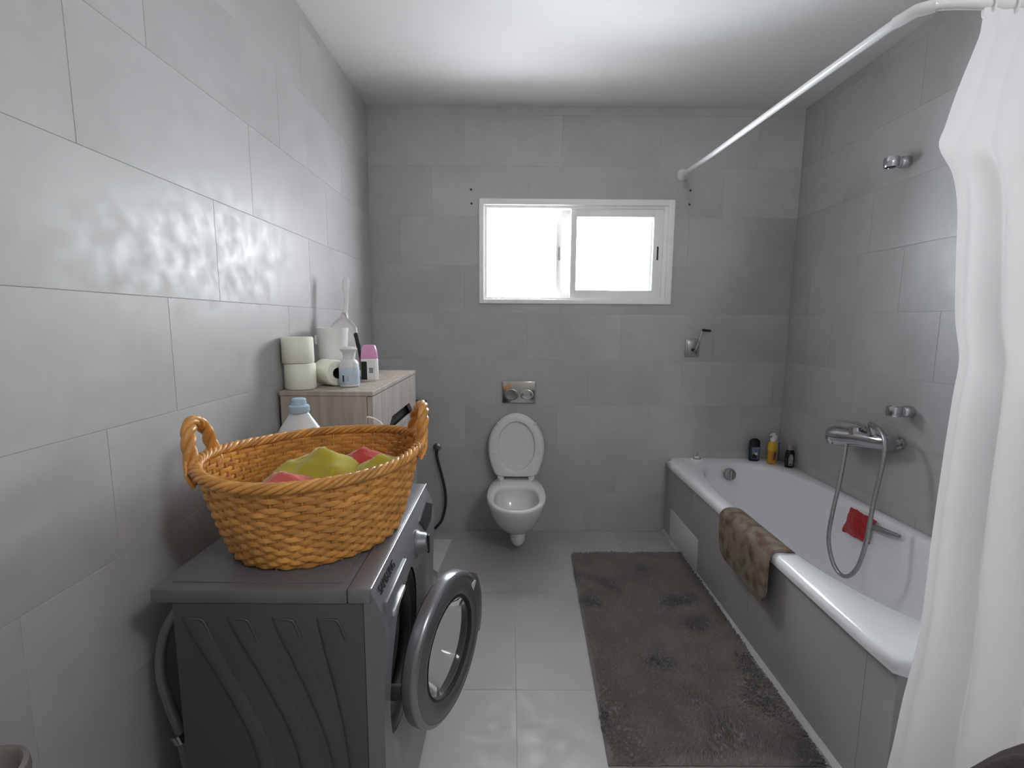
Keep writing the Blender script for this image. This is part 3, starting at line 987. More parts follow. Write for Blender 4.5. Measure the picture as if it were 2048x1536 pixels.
st.loft([[lid_pt(u, v, d) for u, v in resamp(r_, 80)] for r_, d in st_r + hole_r] + [[lid_pt(u, v, .010) for u, v in resamp(so, 80)]])
seat = st.build('seat', M['seat'], toi, 45)
for (u, v) in ((-.108, .330), (.112, .330), (-.130, .148), (.130, .148)):
    bp = MB().box(-.010, .010, -.006, .006, -.004, .004, .003)
    a = math.atan2(v - c_v, u)
    bp.xf(Matrix.Translation(Vector(lid_pt(u, v, .028))) @ Matrix.Rotation(-a * 1.0 if False else 0, 4, 'Y') @ Matrix.Rotation(PI / 2, 4, 'X') @ Matrix.Rotation(a, 4, 'Z'))
    bp.build('bumper', M['seat'], seat, 40)
for sx in (-1, 1):
    MB().tube([(TXC + sx * .075, YB - .082, HZ + .008), (TXC + sx * .112, YB - .082, HZ + .008)], 0.013, 16).build('hinge', M['seat'], toi, 50)
    MB().lathe([(0.014, 0), (0.014, .012), (0.010, .016)], 16, (TXC + sx * .092, YB - .085, HZ - .010)).build('hinge_post', M['seat'], toi, 50)

# bowl: stacked plan outlines from the rim down
def bowl_ring(hw, y_front, z, y_back, flatb=.8, n=80):
    pts = []
    L = y_back - y_front
    for k in range(n):
        a = 2 * PI * k / n
        cx, sn = math.cos(a), math.sin(a)
        e = 2.25 if sn < 0 else 3.2
        r = (abs(cx) ** e + abs(sn) ** e) ** (-1 / e)
        cy = y_front + L * .46
        u = hw * r * cx
        if sn < 0:
            v = cy + r * sn * (cy - y_front)
        else:
            v = cy + r * sn * (y_back - cy)
            u *= 1 - (1 - flatb) * (r * sn) ** 2
        pts.append((TXC + u, v, z))
    return pts


RH = 0.366
bw = MB()
outr = [(0.055, 2.62, .118, 2.86), (0.080, 2.56, .128, 2.868), (.098, 2.50, .15, 2.872), (.118, 2.438, .19, 2.88), (.138, 2.385, .235, 2.882), (.152, 2.345, .285, 2.883), (.160, 2.315, .325, 2.883), (.165, 2.302, .350, 2.883), (.164, 2.301, .361, 2.883), (.158, 2.306, .366, 2.882)]
rr = [bowl_ring(hw, yf, z, yb) for hw, yf, z, yb in outr]
inr = [(.128, 2.330, .366, 2.690), (.123, 2.336, .361, 2.684), (.119, 2.342, .345, 2.680), (.124, 2.336, .330, 2.684), (.116, 2.350, .290, 2.672), (.098, 2.385, .24, 2.645), (.070, 2.44, .20, 2.61), (.045, 2.49, .185, 2.58)]
rr += [bowl_ring(hw, yf, z, yb, .97) for hw, yf, z, yb in inr]
bw.loft(rr, True, True, True)
bw.build('bowl', M['ceramic'], toi, 55)
MB().lathe([(0.004, .0), (0.060, .0), (.072, .004)], 36, (TXC, 2.535, .206), 1.0, 1.15).build('water', M['clear'], toi, 60)
tr = MB()
tr.loft([[(TXC + .010 + hw * math.cos(a), 2.60 + dy * math.sin(a), z) for a in [2 * PI * k / 40 for k in range(40)]] for hw, dy, z in ((.022, .055, .066), (.038, .08, .073), (.046, .10, .095), (.050, .11, .14), (.052, .11, .205))], True, True, True)
tr.build('trap_cover', M['ceramic'], toi, 55)

fl = thing('flush_plate', (0.05, YB, 0.826), 'shiny chrome dual flush plate on back wall above toilet', 'flush plate')
pl_ = MB().box(-0.050, 0.151, YB - .012, YB + .001, .826, .961, .004, 3).build('plate', M['chrome'], fl, 40)
for (cx, hw) in ((0.004, .040), (0.100, .036)):
    MB().lathe([(hw + .004, 0.0), (hw + .004, .003), (hw, .005), (hw * .8, .0035), (.003, .0022)], 36, (cx, YB - .012, .878), 1.0, .82, axis=(0, -1, 0)).build('button', M['chrome'] if cx > .05 else M['dull_chrome'], fl, 50)

# paper holder and bidet hose on the back wall
ph = thing('paper_holder', (-0.585, YB, 0.68), 'dull steel toilet paper holder on back wall behind cabinet', 'paper holder')
MB().box(-.665, -.515, YB - .055, YB, .800, .842, .006).build('shelf', M['darkgrey'], ph, 40)
MB().box(-.660, -.520, YB - .048, YB - .002, .690, .798, .008).build('cover', M['steel'], ph, 40)
vv = thing('bidet_hose', (-.455, YB, .03), 'black bidet hose hanging from wall valve left of toilet', 'hose')
MB().lathe([(.003, 0), (.024, 0), (.025, .006), (.014, .010), (.012, .032), (.003, .034)], 22, (-.455, YB - .0005, .545), axis=(0, -1, 0)).build('valve', M['dull_chrome'], vv, 40)
MB().tube([(-.468, YB - .038, .556), (-.455, YB - .040, .548), (-.440, YB - .040, .540)], [.008, .013, .008], 12).build('valve_handle', M['darkgrey'], vv, 50)
MB().tube(spline([(-0.453, 2.852, 0.535), (-0.451, 2.846, 0.489), (-0.427, 2.84, 0.394), (-0.404, 2.84, 0.282), (-0.402, 2.84, 0.185), (-0.425, 2.84, 0.087), (-0.47, 2.84, 0.030)], 8), .0085, 12).build('hose', M['rubber'], vv, 80)

# ------------------------------------------------------------------ washing machine
wm = thing('washing_machine', (-0.47, 1.17, 0.0), 'silver grey front-loading washing machine with open round door', 'washing machine')
WXa, WXs, WYa, WYb, WZ = -0.664, -0.287, 0.870, 1.474, 0.80
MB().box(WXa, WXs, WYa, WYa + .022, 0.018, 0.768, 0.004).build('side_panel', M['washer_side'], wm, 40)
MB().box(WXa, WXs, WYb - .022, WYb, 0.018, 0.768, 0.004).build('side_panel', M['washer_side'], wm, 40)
MB().box(WXa, WXa + .02, WYa + .022, WYb - .022, 0.018, 0.768).build('back_panel', M['washer_side'], wm)
MB().box(WXa + .02, WXs, WYa + .022, WYb - .022, 0.018, 0.038).build('floor_pan', M['washer_side'], wm)
# raised ribs pressed into the side panel that faces the camera
for k in range(4):
    x0 = -0.648 + k * 0.0885
    kk = (1.0, .97, .80, .40)[k]
    cl = spline([(x0, 0, .738), (x0 + .022 * kk, 0, .690), (x0 + .048 * kk, 0, .640), (x0 + .088 * kk, 0, .555), (x0 + .118 * kk, 0, .480), (x0 + .136 * kk, 0, .400), (x0 + .145 * kk, 0, .28), (x0 + .147 * kk, 0, .10)], 6)
    rings_ = []
    for i, c in enumerate(cl):
        t = i / (len(cl) - 1)
        wdt = (0.050 if t < .02 else 0.050 - .012 * min(1, t * 3))
        top = min(1.0, .25 + i / 2.5)
        xr_ = min(c.x + wdt, WXs - .010)
        rings_.append([(c.x, WYa + .001, c.z), (c.x + .004, WYa - .0035 * top, c.z), (c.x + .010, WYa - .0042 * top, c.z), (max(xr_ - .010, c.x + .011), WYa - .0015 * top, c.z), (max(xr_, c.x + .012), WYa + .001, c.z)])
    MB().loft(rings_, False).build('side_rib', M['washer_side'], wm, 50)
    MB().tube(spline([(x0 + .014, WYa - .001, .733), (x0 + .028, WYa - .002, .7345), (x0 + .043, WYa - .002, .732), (x0 + .050, WYa - .001, .718), (x0 + .060, WYa - .001, .690)], 4), .0022, 8).build('rib_crest', M['washer_side'], wm, 60)
# top: worktop plate, front strip and a bright tube imitating the highlight along the edge
tp = MB().box(-0.702, -0.318, 0.866, 1.478, 0.768, 0.797, .004)
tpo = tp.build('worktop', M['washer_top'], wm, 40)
MB().box(-0.675, -0.335, 0.892, 1.452, 0.796, 0.8000, .002).build('worktop_panel', M['washer_top'], tpo, 40)
MB().box(-0.317, -0.2715, 0.866, 1.478, 0.768, 0.8005, .004).build('front_strip', M['washer'], wm, 40)
MB().tube([(-0.2712, 0.868, .7985), (-0.2712, 1.476, .7985)], .0026, 8).build('edge_highlight', M['washer_grip_and_highlight'], wm, 60)
# front panel: bulging plate with a round porthole
HY, HZc, HR = 1.112, 0.505, 0.185


def front_x(z):
    return float(np.interp(z, [0.02, .12, .30, .50, .60, .68, .725, .765, .79], [-.262, -.256, -.252, -.252, -.249, -.2455, -.246, -.256, -.2715]))


NF = 96
fangs = [2 * PI * k / NF for k in range(NF)]


def rect_hit(a):
    dy, dz = math.cos(a), math.sin(a)
    ts = []
    if dy > 1e-9: ts.append((WYb - HY) / dy)
    if dy < -1e-9: ts.append((WYa - HY) / dy)
    if dz > 1e-9: ts.append((0.79 - HZc) / dz)
    if dz < -1e-9: ts.append((0.02 - HZc) / dz)
    return min(ts)


# include the exact corner directions
for (cy, cz) in ((WYa, .79), (WYb, .79), (WYa, .02), (WYb, .02)):
    a = math.atan2(cz - HZc, cy - HY) % (2 * PI)
    i = min(range(NF), key=lambda k: abs(fangs[k] - a))
    fangs[i] = a
fp = MB()
frs = []
for s in (0, .03, .08, .2, .35, .5, .65, .8, .9, 1.0):
    ring = []
    for a in fangs:
        R = rect_hit(a)
        r = HR + (R - HR) * s
        y, z = HY + r * math.cos(a), HZc + r * math.sin(a)
        d = -.020 * max(0, 1 - s / .2) ** 1.5
        ring.append((front_x(z) + d, y, z))
    frs.append(ring)
frs.append([(WXs + .0005, y, z) for _, y, z in frs[-1]])

fp.loft(frs)
fpo = fp.build('front_panel', M['washer'], wm, 35)
MB().loft([[(xx_, HY + r_ * math.cos(a), HZc + r_ * math.sin(a)) for a in [2 * PI * k / 64 for k in range(64)]] for xx_, r_ in ((-.2735, HR + .0005), (-.285, HR - .006), (-.30, HR - .030), (-.31, HR - .04))]).build('porthole_funnel', M['dark'], wm, 60)
MB().tube([(-.296, HY + (HR - .042) * math.cos(a), HZc + (HR - .042) * math.sin(a)) for a in [2 * PI * k / 48 for k in range(48)]], .016, 10, closed=True).build('gasket', M['rubber'], wm, 80)
MB().lathe([(.003, -.16), (.125, -.16), (.135, -.15), (.137, .0)], 40, (-.30, HY, HZc), axis=(1, 0, 0), cap=False).build('drum', M['drum'], wm, 50)
# controls
dq = [(1.395, .770), (1.452, .742), (1.395, .712), (1.312, .716), (1.268, .762)]
MB().loft([[(front_x(zz) + d_, yy, zz) for yy, zz in dq] for d_ in (-.004, .0035)], True, True, True).build('display', M['dark'], wm)
MB().lathe([(.036, -.006), (.036, .004), (.030, .010), (.026, .026), (.022, .030), (.003, .030)], 30, (front_x(.735) - .002, 1.215, .725), axis=(1, 0, .1)).build('program_dial', M['washer'], wm, 40)
MB().box(front_x(.735) + .026, front_x(.735) + .0325, 1.209, 1.221, .700, .750, .002).build('dial_pointer', M['dark'], wm)
MB().box(front_x(.73) - .012, front_x(.73) + .0022, .892, 1.075, .700, .757, .004).build('detergent_drawer', M['washer'], wm, 40)
MB().box(front_x(.71) - .004, front_x(.71) + .006, .925, 1.03, .703, .716, .003).build('drawer_grip', M['washer_grip_and_highlight'], wm, 40)
tm = Matrix.Translation((front_x(.776) + .0015, .955, .777)) @ Matrix.Rotation(PI / 2, 4, 'Z') @ Matrix.Rotation(PI / 2 - .38, 4, 'X')
text_obj('SAMSUNG', .026, tm, 'brand_lettering', M['print'], wm)
for (x, y) in ((-.63, .90), (-.32, .90), (-.63, 1.44), (-.32, 1.44)):
    MB().lathe([(.022, 0), (.024, .003), (.022, .010), (.012, .012), (.012, .022)], 18, (x, y, 0)).build('foot', M['rubber'], wm, 40)
# door, swung open on its near-side hinge
DR, DIN, DANG = 0.180, 0.114, math.radians(20)
hinge = Vector((-.242, .948, HZc + .004))
ddir = Vector((math.sin(DANG), math.cos(DANG), 0))           # from hinge across the door
dn = Vector((math.cos(DANG), -math.sin(DANG), 0))             # outward normal
dc = hinge + ddir * (DR - .004) + dn * .026
MB().lathe([(DIN + .012, -.020), (DR - .008, -.022), (DR - .001, -.016), (DR, .004), (DR - .003, .012), (DR - .010, .016), (DR - .014, .016)], 72, dc, axis=dn, cap=False).build('door', M['door_ring'], wm, 40)
door = wm.children[-1]
MB().lathe([(DR - .0145, .0155), (DR - .03, .020), (DR - .045, .020), (DIN + .004, .012), (DIN, .004), (DIN, -.006), (DIN + .010, -.019)], 72, dc, axis=dn, cap=False).build('door_bezel', M['door_face'], door, 40)
MB().lathe([(DIN + .001, .003), (DIN - .008, -.012), (.092, -.048), (.080, -.062), (.004, -.066)], 56, dc, axis=dn, cap=False).build('door_glass', M['glass'], door, 60)
MB().lathe([(DIN + .006, .0145), (DIN + .002, .014), (DIN - .0005, .006), (DIN + .001, .003)], 72, dc, axis=dn, cap=False).build('glass_seal', M['rubber'], door, 60)
# grip: the widened far edge of the ring
gp = MB()
gr = []
for a in [math.radians(d) for d in range(-22, 44, 6)]:
    e = ddir * math.cos(a) + Vector((0, 0, 1)) * math.sin(a)
    gr.append([dc + e * (DR - .02) + dn * .018, dc + e * (DR + .010) + dn * .014, dc + e * (DR + .010) - dn * .010, dc + e * (DR - .02) - dn * .018])
gp.loft(gr, True, True, True)
gp.build('door_grip', M['door_face'], door, 30)
# faceted triangular sticker on the ring
a = math.radians(40)
e = ddir * math.cos(a) + Vector((0, 0, 1)) * math.sin(a)
sc_ = dc + e * (DR - .026) + dn * .0212
u1, u2 = ddir, Vector((0, 0, 1))
dia = [sc_ + u1 * -.014 + u2 * .008, sc_ + u1 * -.008 + u2 * .013, sc_ + u1 * .008 + u2 * .013, sc_ + u1 * .014 + u2 * .008, sc_ + u2 * -.014]
sto = MB().prism(dia, dn * .0008).build('diamond_sticker', M['sticker'], door)
MB().tube([sc_ + u1 * -.013 + u2 * .007 + dn * .0012, sc_ + u1 * .013 + u2 * .007 + dn * .0012], .0006, 6).tube([sc_ + u1 * -.005 + u2 * .007 + dn * .0012, sc_ + u2 * -.013 + dn * .0012], .0006, 6).tube([sc_ + u1 * .005 + u2 * .007 + dn * .0012, sc_ + u2 * -.013 + dn * .0012], .0006, 6).build('sticker_lines', M['steel'], door)
MB().box(-.262, -.226, .947, .960, HZc - .018, HZc + .018, .004).build('door_hinge', M['darkgrey'], wm, 40)
# hoses behind the machine
MB().tube(spline([(-.672, 1.03, .70), (-.735, 1.00, .68), (-.772, .985, .62), (-.785, .98, .53), (-.775, .985, .44), (-.762, .99, .37), (-.748, 1.0, .20), (-.735, 1.05, .012)], 8), .011, 12).build('inlet_hose', M['hose_grey'], wm, 80)
MB().tube([(-.7655, .987, .372), (-.7605, .991, .350)], .016, 16).build('hose_clamp', M['chrome'], wm, 50)

# ------------------------------------------------------------------ wicker laundry basket
BC = Vector((-0.465, 1.130, 0.8020))
bk = thing('laundry_basket', BC, 'oval honey-brown wicker laundry basket standing on the washing machine', 'basket')
PHI = math.radians(67)
HA = math.radians(25)
BH = 0.192


def bpt(th, t, off=0.0, dz=0.0):
    """th: world direction angle; t: 0 foot .. 1 rim; off: radial offset"""
    g = t ** 0.72
    a = 0.195 + (0.262 - 0.195) * g
    b_ = 0.172 + (0.226 - 0.172) * g
    ph_ = th - PHI
    r = 1 / math.sqrt((math.cos(ph_) / a) ** 2 + (math.sin(ph_) / b_) ** 2) + off
    dd = math.cos(th - HA)
    z = t * (BH + .014 * dd ** 4) + dz
    return Vector((BC.x + r * math.cos(th), BC.y + r * math.sin(th), BC.z + z))


NS = 54
NROW = 18
for rw in range(NROW):
    t = (rw + .5) / NROW * .95 + .012
    pts = []
    nseg = NS * 6
    for k in range(nseg):
        th = 2 * PI * k / nseg
        pts.append(bpt(th, t, .0032 * math.sin(NS / 2 * th + PI * rw) + .0012 * noise.noise((th * 3, rw * 1.7, 0)), .0016 * noise.noise((math.cos(th) * 2, math.sin(th) * 2, rw * 2.3))))
    # flat willow strand
    rings_ = []
    for k in range(nseg):
        th = 2 * PI * k / nseg
        o = Vector((math.cos(th), math.sin(th), 0))
        hh = .0060 + .0006 * noise.noise((th * 7, rw, 4))
        rings_.append([pts[k] + o * (.0030 * math.cos(q)) + Vector((0, 0, hh * math.sin(q))) for q in [2 * PI * i / 6 for i in range(6)]])
    rings_.append(rings_[0])
    MB().loft(rings_).build('weaver', M['wicker'] if rw % 3 else M['wicker_dark'], bk, 70)
for k in range(NS):
    th = 2 * PI * (k + .5) / NS
    MB().tube([bpt(th, t) for t in (0.0, .15, .35, .6, .85, 1.0)], .0034, 6).build('stake', M['wicker_dark'], bk, 70)
# foot: woven floor disc
MB().loft([[bpt(2 * PI * k / 60, 0, -.16 * (1 - s), dz) for k in range(60)] for s, dz in ((0, .006), (1, .006), (1, .001), (0, .001))], True, True, True).build('bottom', M['wicker_dark'], bk, 50)


def rope(path_fn, n, strands, twist, rr, rs, closed, nm):
    """strands twisted about a path; path_fn(u) -> (point, outward, upward)"""
    for s in range(strands):
        pts = []
        for k in range(n if closed else n + 1):
            u = k / n
            c, o, w = path_fn(u)
            q = 2 * PI * (twist * u + s / strands)
            pts.append(c + o * (rr * math.cos(q)) + w * (rr * math.sin(q)))
        MB().tube(pts, rs, 8, closed=closed).build(nm, M['wicker'] if s % 2 else M['wicker_dark'], bk, 80)


def rim_path(u):
    th = 2 * PI * u
    c = bpt(th, 1.0, .002, .004)
    return c, Vector((math.cos(th), math.sin(th), 0)), Vector((0, 0, 1))


rope(rim_path, 260, 5, 15, .0080, .0052, True, 'rim_strand')


def handle_path(h0):
    base0 = [bpt(h0 - .30, 1.0, .004, -.03), bpt(h0 - .27, 1.0, .008, .012), bpt(h0 - .20, 1.0, .012, .060), bpt(h0 - .07, 1.0, .014, .084), bpt(h0 + .07, 1.0, .014, .084), bpt(h0 + .20, 1.0, .012, .060), bpt(h0 + .27, 1.0, .008, .012), bpt(h0 + .30, 1.0, .004, -.03)]
    sp = spline(base0, 10)

    def f(u):
        x = u * (len(sp) - 1)
        i = min(int(x), len(sp) - 2)
        c = sp[i].lerp(sp[i + 1], x - i)
        tg = (sp[i + 1] - sp[i]).normalized()
        o = Vector((math.cos(h0), math.sin(h0), 0))
        w = tg.cross(o).normalized()
        return c, o, w
    return f


for h0 in (HA + math.radians(4), HA + PI - math.radians(2)):
    rope(handle_path(h0), 70, 3, 3.5, .0075, .0078, False, 'handle_strand')
    # wrapping fan that ties the handle to the rim
    for sg in (-1, 1):
        for q in range(4):
            MB().tube([bpt(h0 + sg * .27, 1.0, .018, .020 + q * .002), bpt(h0 + sg * (.20 + .04 * q), 1.0, .019, -.008), bpt(h0 + sg * (.16 + .07 * q), .90, .012, -.012)], .0042, 6).build('wrapping', M['wicker'], bk, 80)


# clothes in the basket: crumpled lumps
def crumple(name, c, sx, sy, h, seed, material, label, rot=0.0, n=30, z0=.84):
    rows = []
    rnd = random.Random(seed)
    for i in range(n):
        row = []
        for j in range(n):
            u, v = i / (n - 1) * 2 - 1, j / (n - 1) * 2 - 1
            # map square to disc
            x_, y_ = u * math.sqrt(1 - v * v / 2), v * math.sqrt(1 - u * u / 2)
            r = math.hypot(x_, y_)
            p3 = Vector((x_ * 1.5, y_ * 1.5, seed))
            dome = max(0.0, 1 - r) ** .75
            crease = 1 - min(1.0, abs(noise.noise(p3 * .8)) * 3.2)          # sharp ridge lines
            crease2 = 1 - min(1.0, abs(noise.noise(p3 * 1.7 + Vector((3, 5, 1)))) * 3.0)
            big = noise.noise(p3 * .7 + Vector((7, 1, 2)))
            z = c[2] - h + h * dome * (.80 + .25 * big) + h * (.13 * crease + .06 * crease2) * min(1, dome * 2.2)
            xx = x_ * sx * (1 + .18 * noise.noise(p3 * 1.4 + Vector((9, 0, 0))))
            yy = y_ * sy * (1 + .18 * noise.noise(p3 * 1.4 + Vector((0, 9, 0))))
            X_, Y_ = c[0] + xx * math.cos(rot) - yy * math.sin(rot), c[1] + xx * math.sin(rot) + yy * math.cos(rot)
            th = math.atan2(Y_ - BC.y, X_ - BC.x)
            lim = (bpt(th, max(.05, min(1, (z - BC.z) / BH))) - BC).to_2d().length - .016
            rr_ = math.hypot(X_ - BC.x, Y_ - BC.y)
            if rr_ > lim:
                X_, Y_ = BC.x + (X_ - BC.x) * lim / rr_, BC.y + (Y_ - BC.y) * lim / rr_
            row.append((X_, Y_, z))
        rows.append(row)
    o = MB().sheet(rows, 0.006).build(name, material, None, 60, origin=(c[0], c[1], z0))
    return tag(o, label, 'clothing', 'laundry in the wicker basket')


crumple('yellow_garment', (-0.462, 1.135, 1.026), .150, .135, .120, 2.3, M['yellow'], 'large mustard yellow garment heaped in the wicker basket', .3)
crumple('red_garment', (-0.380, 1.190, .992), .150, .110, .10, 5.1, M['red'], 'red garment behind the yellow one in the wicker basket', .2)
crumple('yellow_sleeve', (-0.318, 1.135, 1.012), .110, .080, .10, 9.4, M['yellow'], 'small mustard yellow garment at the right end of the basket', .9)
crumple('faded_red_garment', (-0.505, 1.015, .992), .120, .09, .08, 12.7, M['pinkred'], 'faded red garment low at the front of the wicker basket', .1)
crumple('crumpled_garment', (-0.46, 1.12, .92), .165, .15, .08, 20.2, M['red'], 'red garment spread flat under the other laundry in the basket', .4)

# detergent bottle and loose cable behind the basket
db = thing('detergent_bottle', (-0.641, 1.420, WZ), 'white detergent jug with pale blue cap behind the wicker basket', 'bottle')
x, y, z = db.location
MB().lathe([(.058, .0005), (.068, .006), (.072, .03), (.073, .155), (.070, .172), (.058, .196), (.040, .222), (.028, .240), (.024, .248)], 36, (x, y, z), 1.0, .66).build('body', M['milky'], db, 50)
MB().lathe([(.028, .243), (.0295, .246), (.0295, .262), (.026, .265), (.021, .266), (.020, .283), (.017, .286), (.003, .286)], 28, (x, y, z)).build('cap', M['blue_cap'], db, 40)
lc = MB().tube(spline([(-.446, 1.45, 1.0225), (-.434, 1.45, 1.0215), (-.416, 1.45, 1.014), (-.398, 1.45, .995), (-.380, 1.45, .92), (-.376, 1.455, .804)], 8), .0028, 8)
tag(lc.build('white_cable', M['white_plastic'], None, 80, origin=(-.42, 1.45, .80)), 'thin white cable looping up behind the wicker basket', 'cable')

# ------------------------------------------------------------------ cabinet
CX0, CX1, CY0, CY1, CZ = -0.821, -0.490, 1.665, 2.432, 1.070
cb = thing('wooden_cabinet', ((CX0 + CX1) / 2, (CY0 + CY1) / 2, 0), 'grey oak bathroom cabinet with drawers standing along left wall', 'cabinet')
MB().box(CX0, CX1, CY0, CY1, CZ - .016, CZ, .0015).build('top', M['wood'], cb)
MB().box(CX0 + .003, CX1 - .022, CY0 + .003, CY0 + .021, .06, CZ - .017).build('side', M['wood'], cb)
MB().box(CX0 + .003, CX1 - .022, CY1 - .021, CY1 - .003, .06, CZ - .017).build('side', M['wood'], cb)
MB().box(CX0 + .003, CX0 + .011, CY0 + .021, CY1 - .021, .06, CZ - .017).build('back_panel', M['wood'], cb)
MB().box(CX0 + .011, CX1 - .022, CY0 + .021, CY1 - .021, .06, .078).build('bottom', M['wood'], cb)
MB().box(CX0 + .011, CX1 - .026, CY0 + .021, CY1 - .021, .50, .70).build('inner_body', M['dark'], cb)
MB().box(CX0 + .02, CX1 - .03, CY0 + .03, CY1 - .03, 0, .06).build('plinth', M['wood'], cb)
MB().box(CX0 + .011, CX1 - .030, CY0 + .021, CY1 - .021, .80, 1.045).build('drawer_box', M['dark'], cb)
# three drawer fronts; the upper one has a trapezoid finger cut-out along its lower edge
fx0, fx1 = CX1 - .020, CX1 - .001
y0, y1 = CY0 + .004, CY1 - .004
za, zb = .868, CZ - .019
cut = [(y0, za), (y0, zb), (y1, zb), (y1, za), (2.36, za), (2.27, .928), (1.94, .928), (1.84, za)]
dr = MB()
poly = [(fx0, yy, zz) for yy, zz in cut]
# split the concave outline into convex pieces
dr.prism([(fx0, y0, .928), (fx0, y0, zb), (fx0, y1, zb), (fx0, y1, .928)], (fx1 - fx0, 0, 0))
dr.prism([(fx0, y0, za), (fx0, y0, .928), (fx0, 1.94, .928), (fx0, 1.84, za)], (fx1 - fx0, 0, 0))
dr.prism([(fx0, 2.36, za), (fx0, 2.27, .928), (fx0, y1, .928), (fx0, y1, za)], (fx1 - fx0, 0, 0))
dr.build('drawer', M['wood_front'], cb)
for (z0_, z1_) in ((.475, .864), (.082, .471)):
    MB().box(fx0, fx1, y0, y1, z0_, z1_, .0015).build('drawer', M['wood_front'], cb)

# ------------------------------------------------------------------ things on the cabinet
CT = CZ + .0005


def paper_roll(loc, axis, r, h, label):
    o = thing('toilet_roll', loc, label, 'toilet roll', 'toilet rolls on the cabinet')
    A = Vector(axis).normalized()
    rin = .021
    MB().lathe([(rin, -h / 2), (r - .004, -h / 2), (r, -h / 2 + .004), (r, h / 2 - .004), (r - .004, h / 2), (rin, h / 2), (rin, -h / 2)], 44, loc, axis=A, cap=False).build('paper', M['paper'], o, 45)
    MB().lathe([(rin - .0002, -h / 2 + .001), (rin - .0002, h / 2 - .001), (rin - .0015, h / 2 - .001), (rin - .0015, -h / 2 + .001), (rin - .0002, -h / 2 + .001)], 32, loc, axis=A, cap=False).build('tube', M['cardboard'], o, 45)
    return o


paper_roll((-.772, 1.735, CT + .0475), (0, 0, 1), .0535, .094, 'pale green toilet roll at the bottom of the stack of two')
paper_roll((-.777, 1.733, CT + .1425), (-.015, .01, 1), .0545, .094, 'pale green toilet roll on top of the stack of two')
paper_roll((-.700, 1.835, CT + .050), (.80, -.60, 0), .0495, .098, 'pale green toilet roll lying on its side on the cabinet')

tb_ = thing('plastic_tub', (-.738, 1.975, CT), 'tall white plastic tub behind the toilet rolls on the cabinet', 'tub')
x, y, z = tb_.location
MB().lathe([(.050, 0), (.0545, .004), (.057, .10), (.0605, .200), (.0625, .212), (.0625, .220), (.059, .220), (.054, .10), (.050, .01), (.004, .008)], 40, (x, y, z)).build('body', M['white_plastic'], tb_, 45)
MB().box(x - .070, x - .056, y - .018, y + .012, z + .150, z + .190, .005).build('lug', M['white_plastic'], tb_, 45)

dp = thing('dustpan', (-.755, 2.09, CT), 'white plastic dustpan standing upright with its handle against left wall', 'dustpan')
dpo = [(-.052, .0), (-.055, .12), (-.054, .20), (-.048, .228), (-.034, .247), (-.014, .262), (-.008, .285)]
dpo2 = [(.010, .285), (.018, .262), (.040, .246), (.058, .225), (.064, .19), (.060, .12), (.052, .0)]
outl = [(a, b_) for a, b_ in dpo + dpo2]
tilt = Matrix.Translation((-.752, 2.10, CT)) @ Matrix.Rotation(math.radians(3), 4, 'Y') @ Matrix.Rotation(math.radians(-7), 4, 'X')
cen = (0.002, .12)
sh = MB()
rg_ = []
for k, d in ((1.0, -.024), (1.0, -.020), (.97, -.004), (.93, 0.0), (.6, .002), (.15, .002)):
    rg_.append([(cen[0] + (a - cen[0]) * k, d, max(0, cen[1] + (b_ - cen[1]) * k)) for a, b_ in outl])
sh.loft(rg_, True, False, True)
sh.xf(tilt).build('pan', M['white_plastic'], dp, 50)
MB().loft([[(cx_ + w_ * math.cos(a), .002 + .006 * math.sin(a), zz) for a in [2 * PI * k / 12 for k in range(12)]] for cx_, w_, zz in ((.001, .014, .250), (0.0, .0105, .30), (-.001, .0105, .365), (-.004, .012, .38), (-.006, .0165, .395), (-.006, .0165, .425), (-.006, .012, .438), (-.006, .003, .443))], True, True, True).xf(tilt).build('handle', M['white_plastic'], dp, 50)

bb_ = thing('lotion_bottle', (-.615, 1.800, CT), 'white bottle with pale blue label and flared neck on cabinet edge', 'bottle')
x, y, z = bb_.location
MB().lathe([(.031, 0), (.0355, .004), (.0365, .05), (.0355, .088), (.030, .099), (.0225, .105), (.0215, .118), (.024, .130), (.0315, .139), (.0325, .143), (.028, .147), (.015, .152), (.003, .153)], 36, (x, y, z)).build('body', M['milky'], bb_, 45)
lbo = MB().lathe([(.0362, .010), (.0372, .012), (.0373, .074), (.0363, .076)], 36, (x, y, z), cap=False).build('label', M['blue_label'], bb_, 60)


def on_cyl(r, a0, a1, z0, z1, c, n=6):
    """little printed patch wrapped on a cylinder"""
    mb = MB()
    r_ = [[(c[0] + r * math.cos(a0 + (a1 - a0) * k / n), c[1] + r * math.sin(a0 + (a1 - a0) * k / n), c[2] + zz) for k in range(n + 1)] for zz in (z0, z1)]
    return mb.loft(r_, False)


on_cyl(.0378, -1.95, -1.78, .022, .046, (x, y, z)).build('print_block', M['print'], lbo, 60)
for q in range(4):
    on_cyl(.0378, -1.55 + .02 * q, -1.30 - .03 * q, .026 + q * .005, .028 + q * .005, (x, y, z)).build('print_line', M['steel'], lbo, 60)

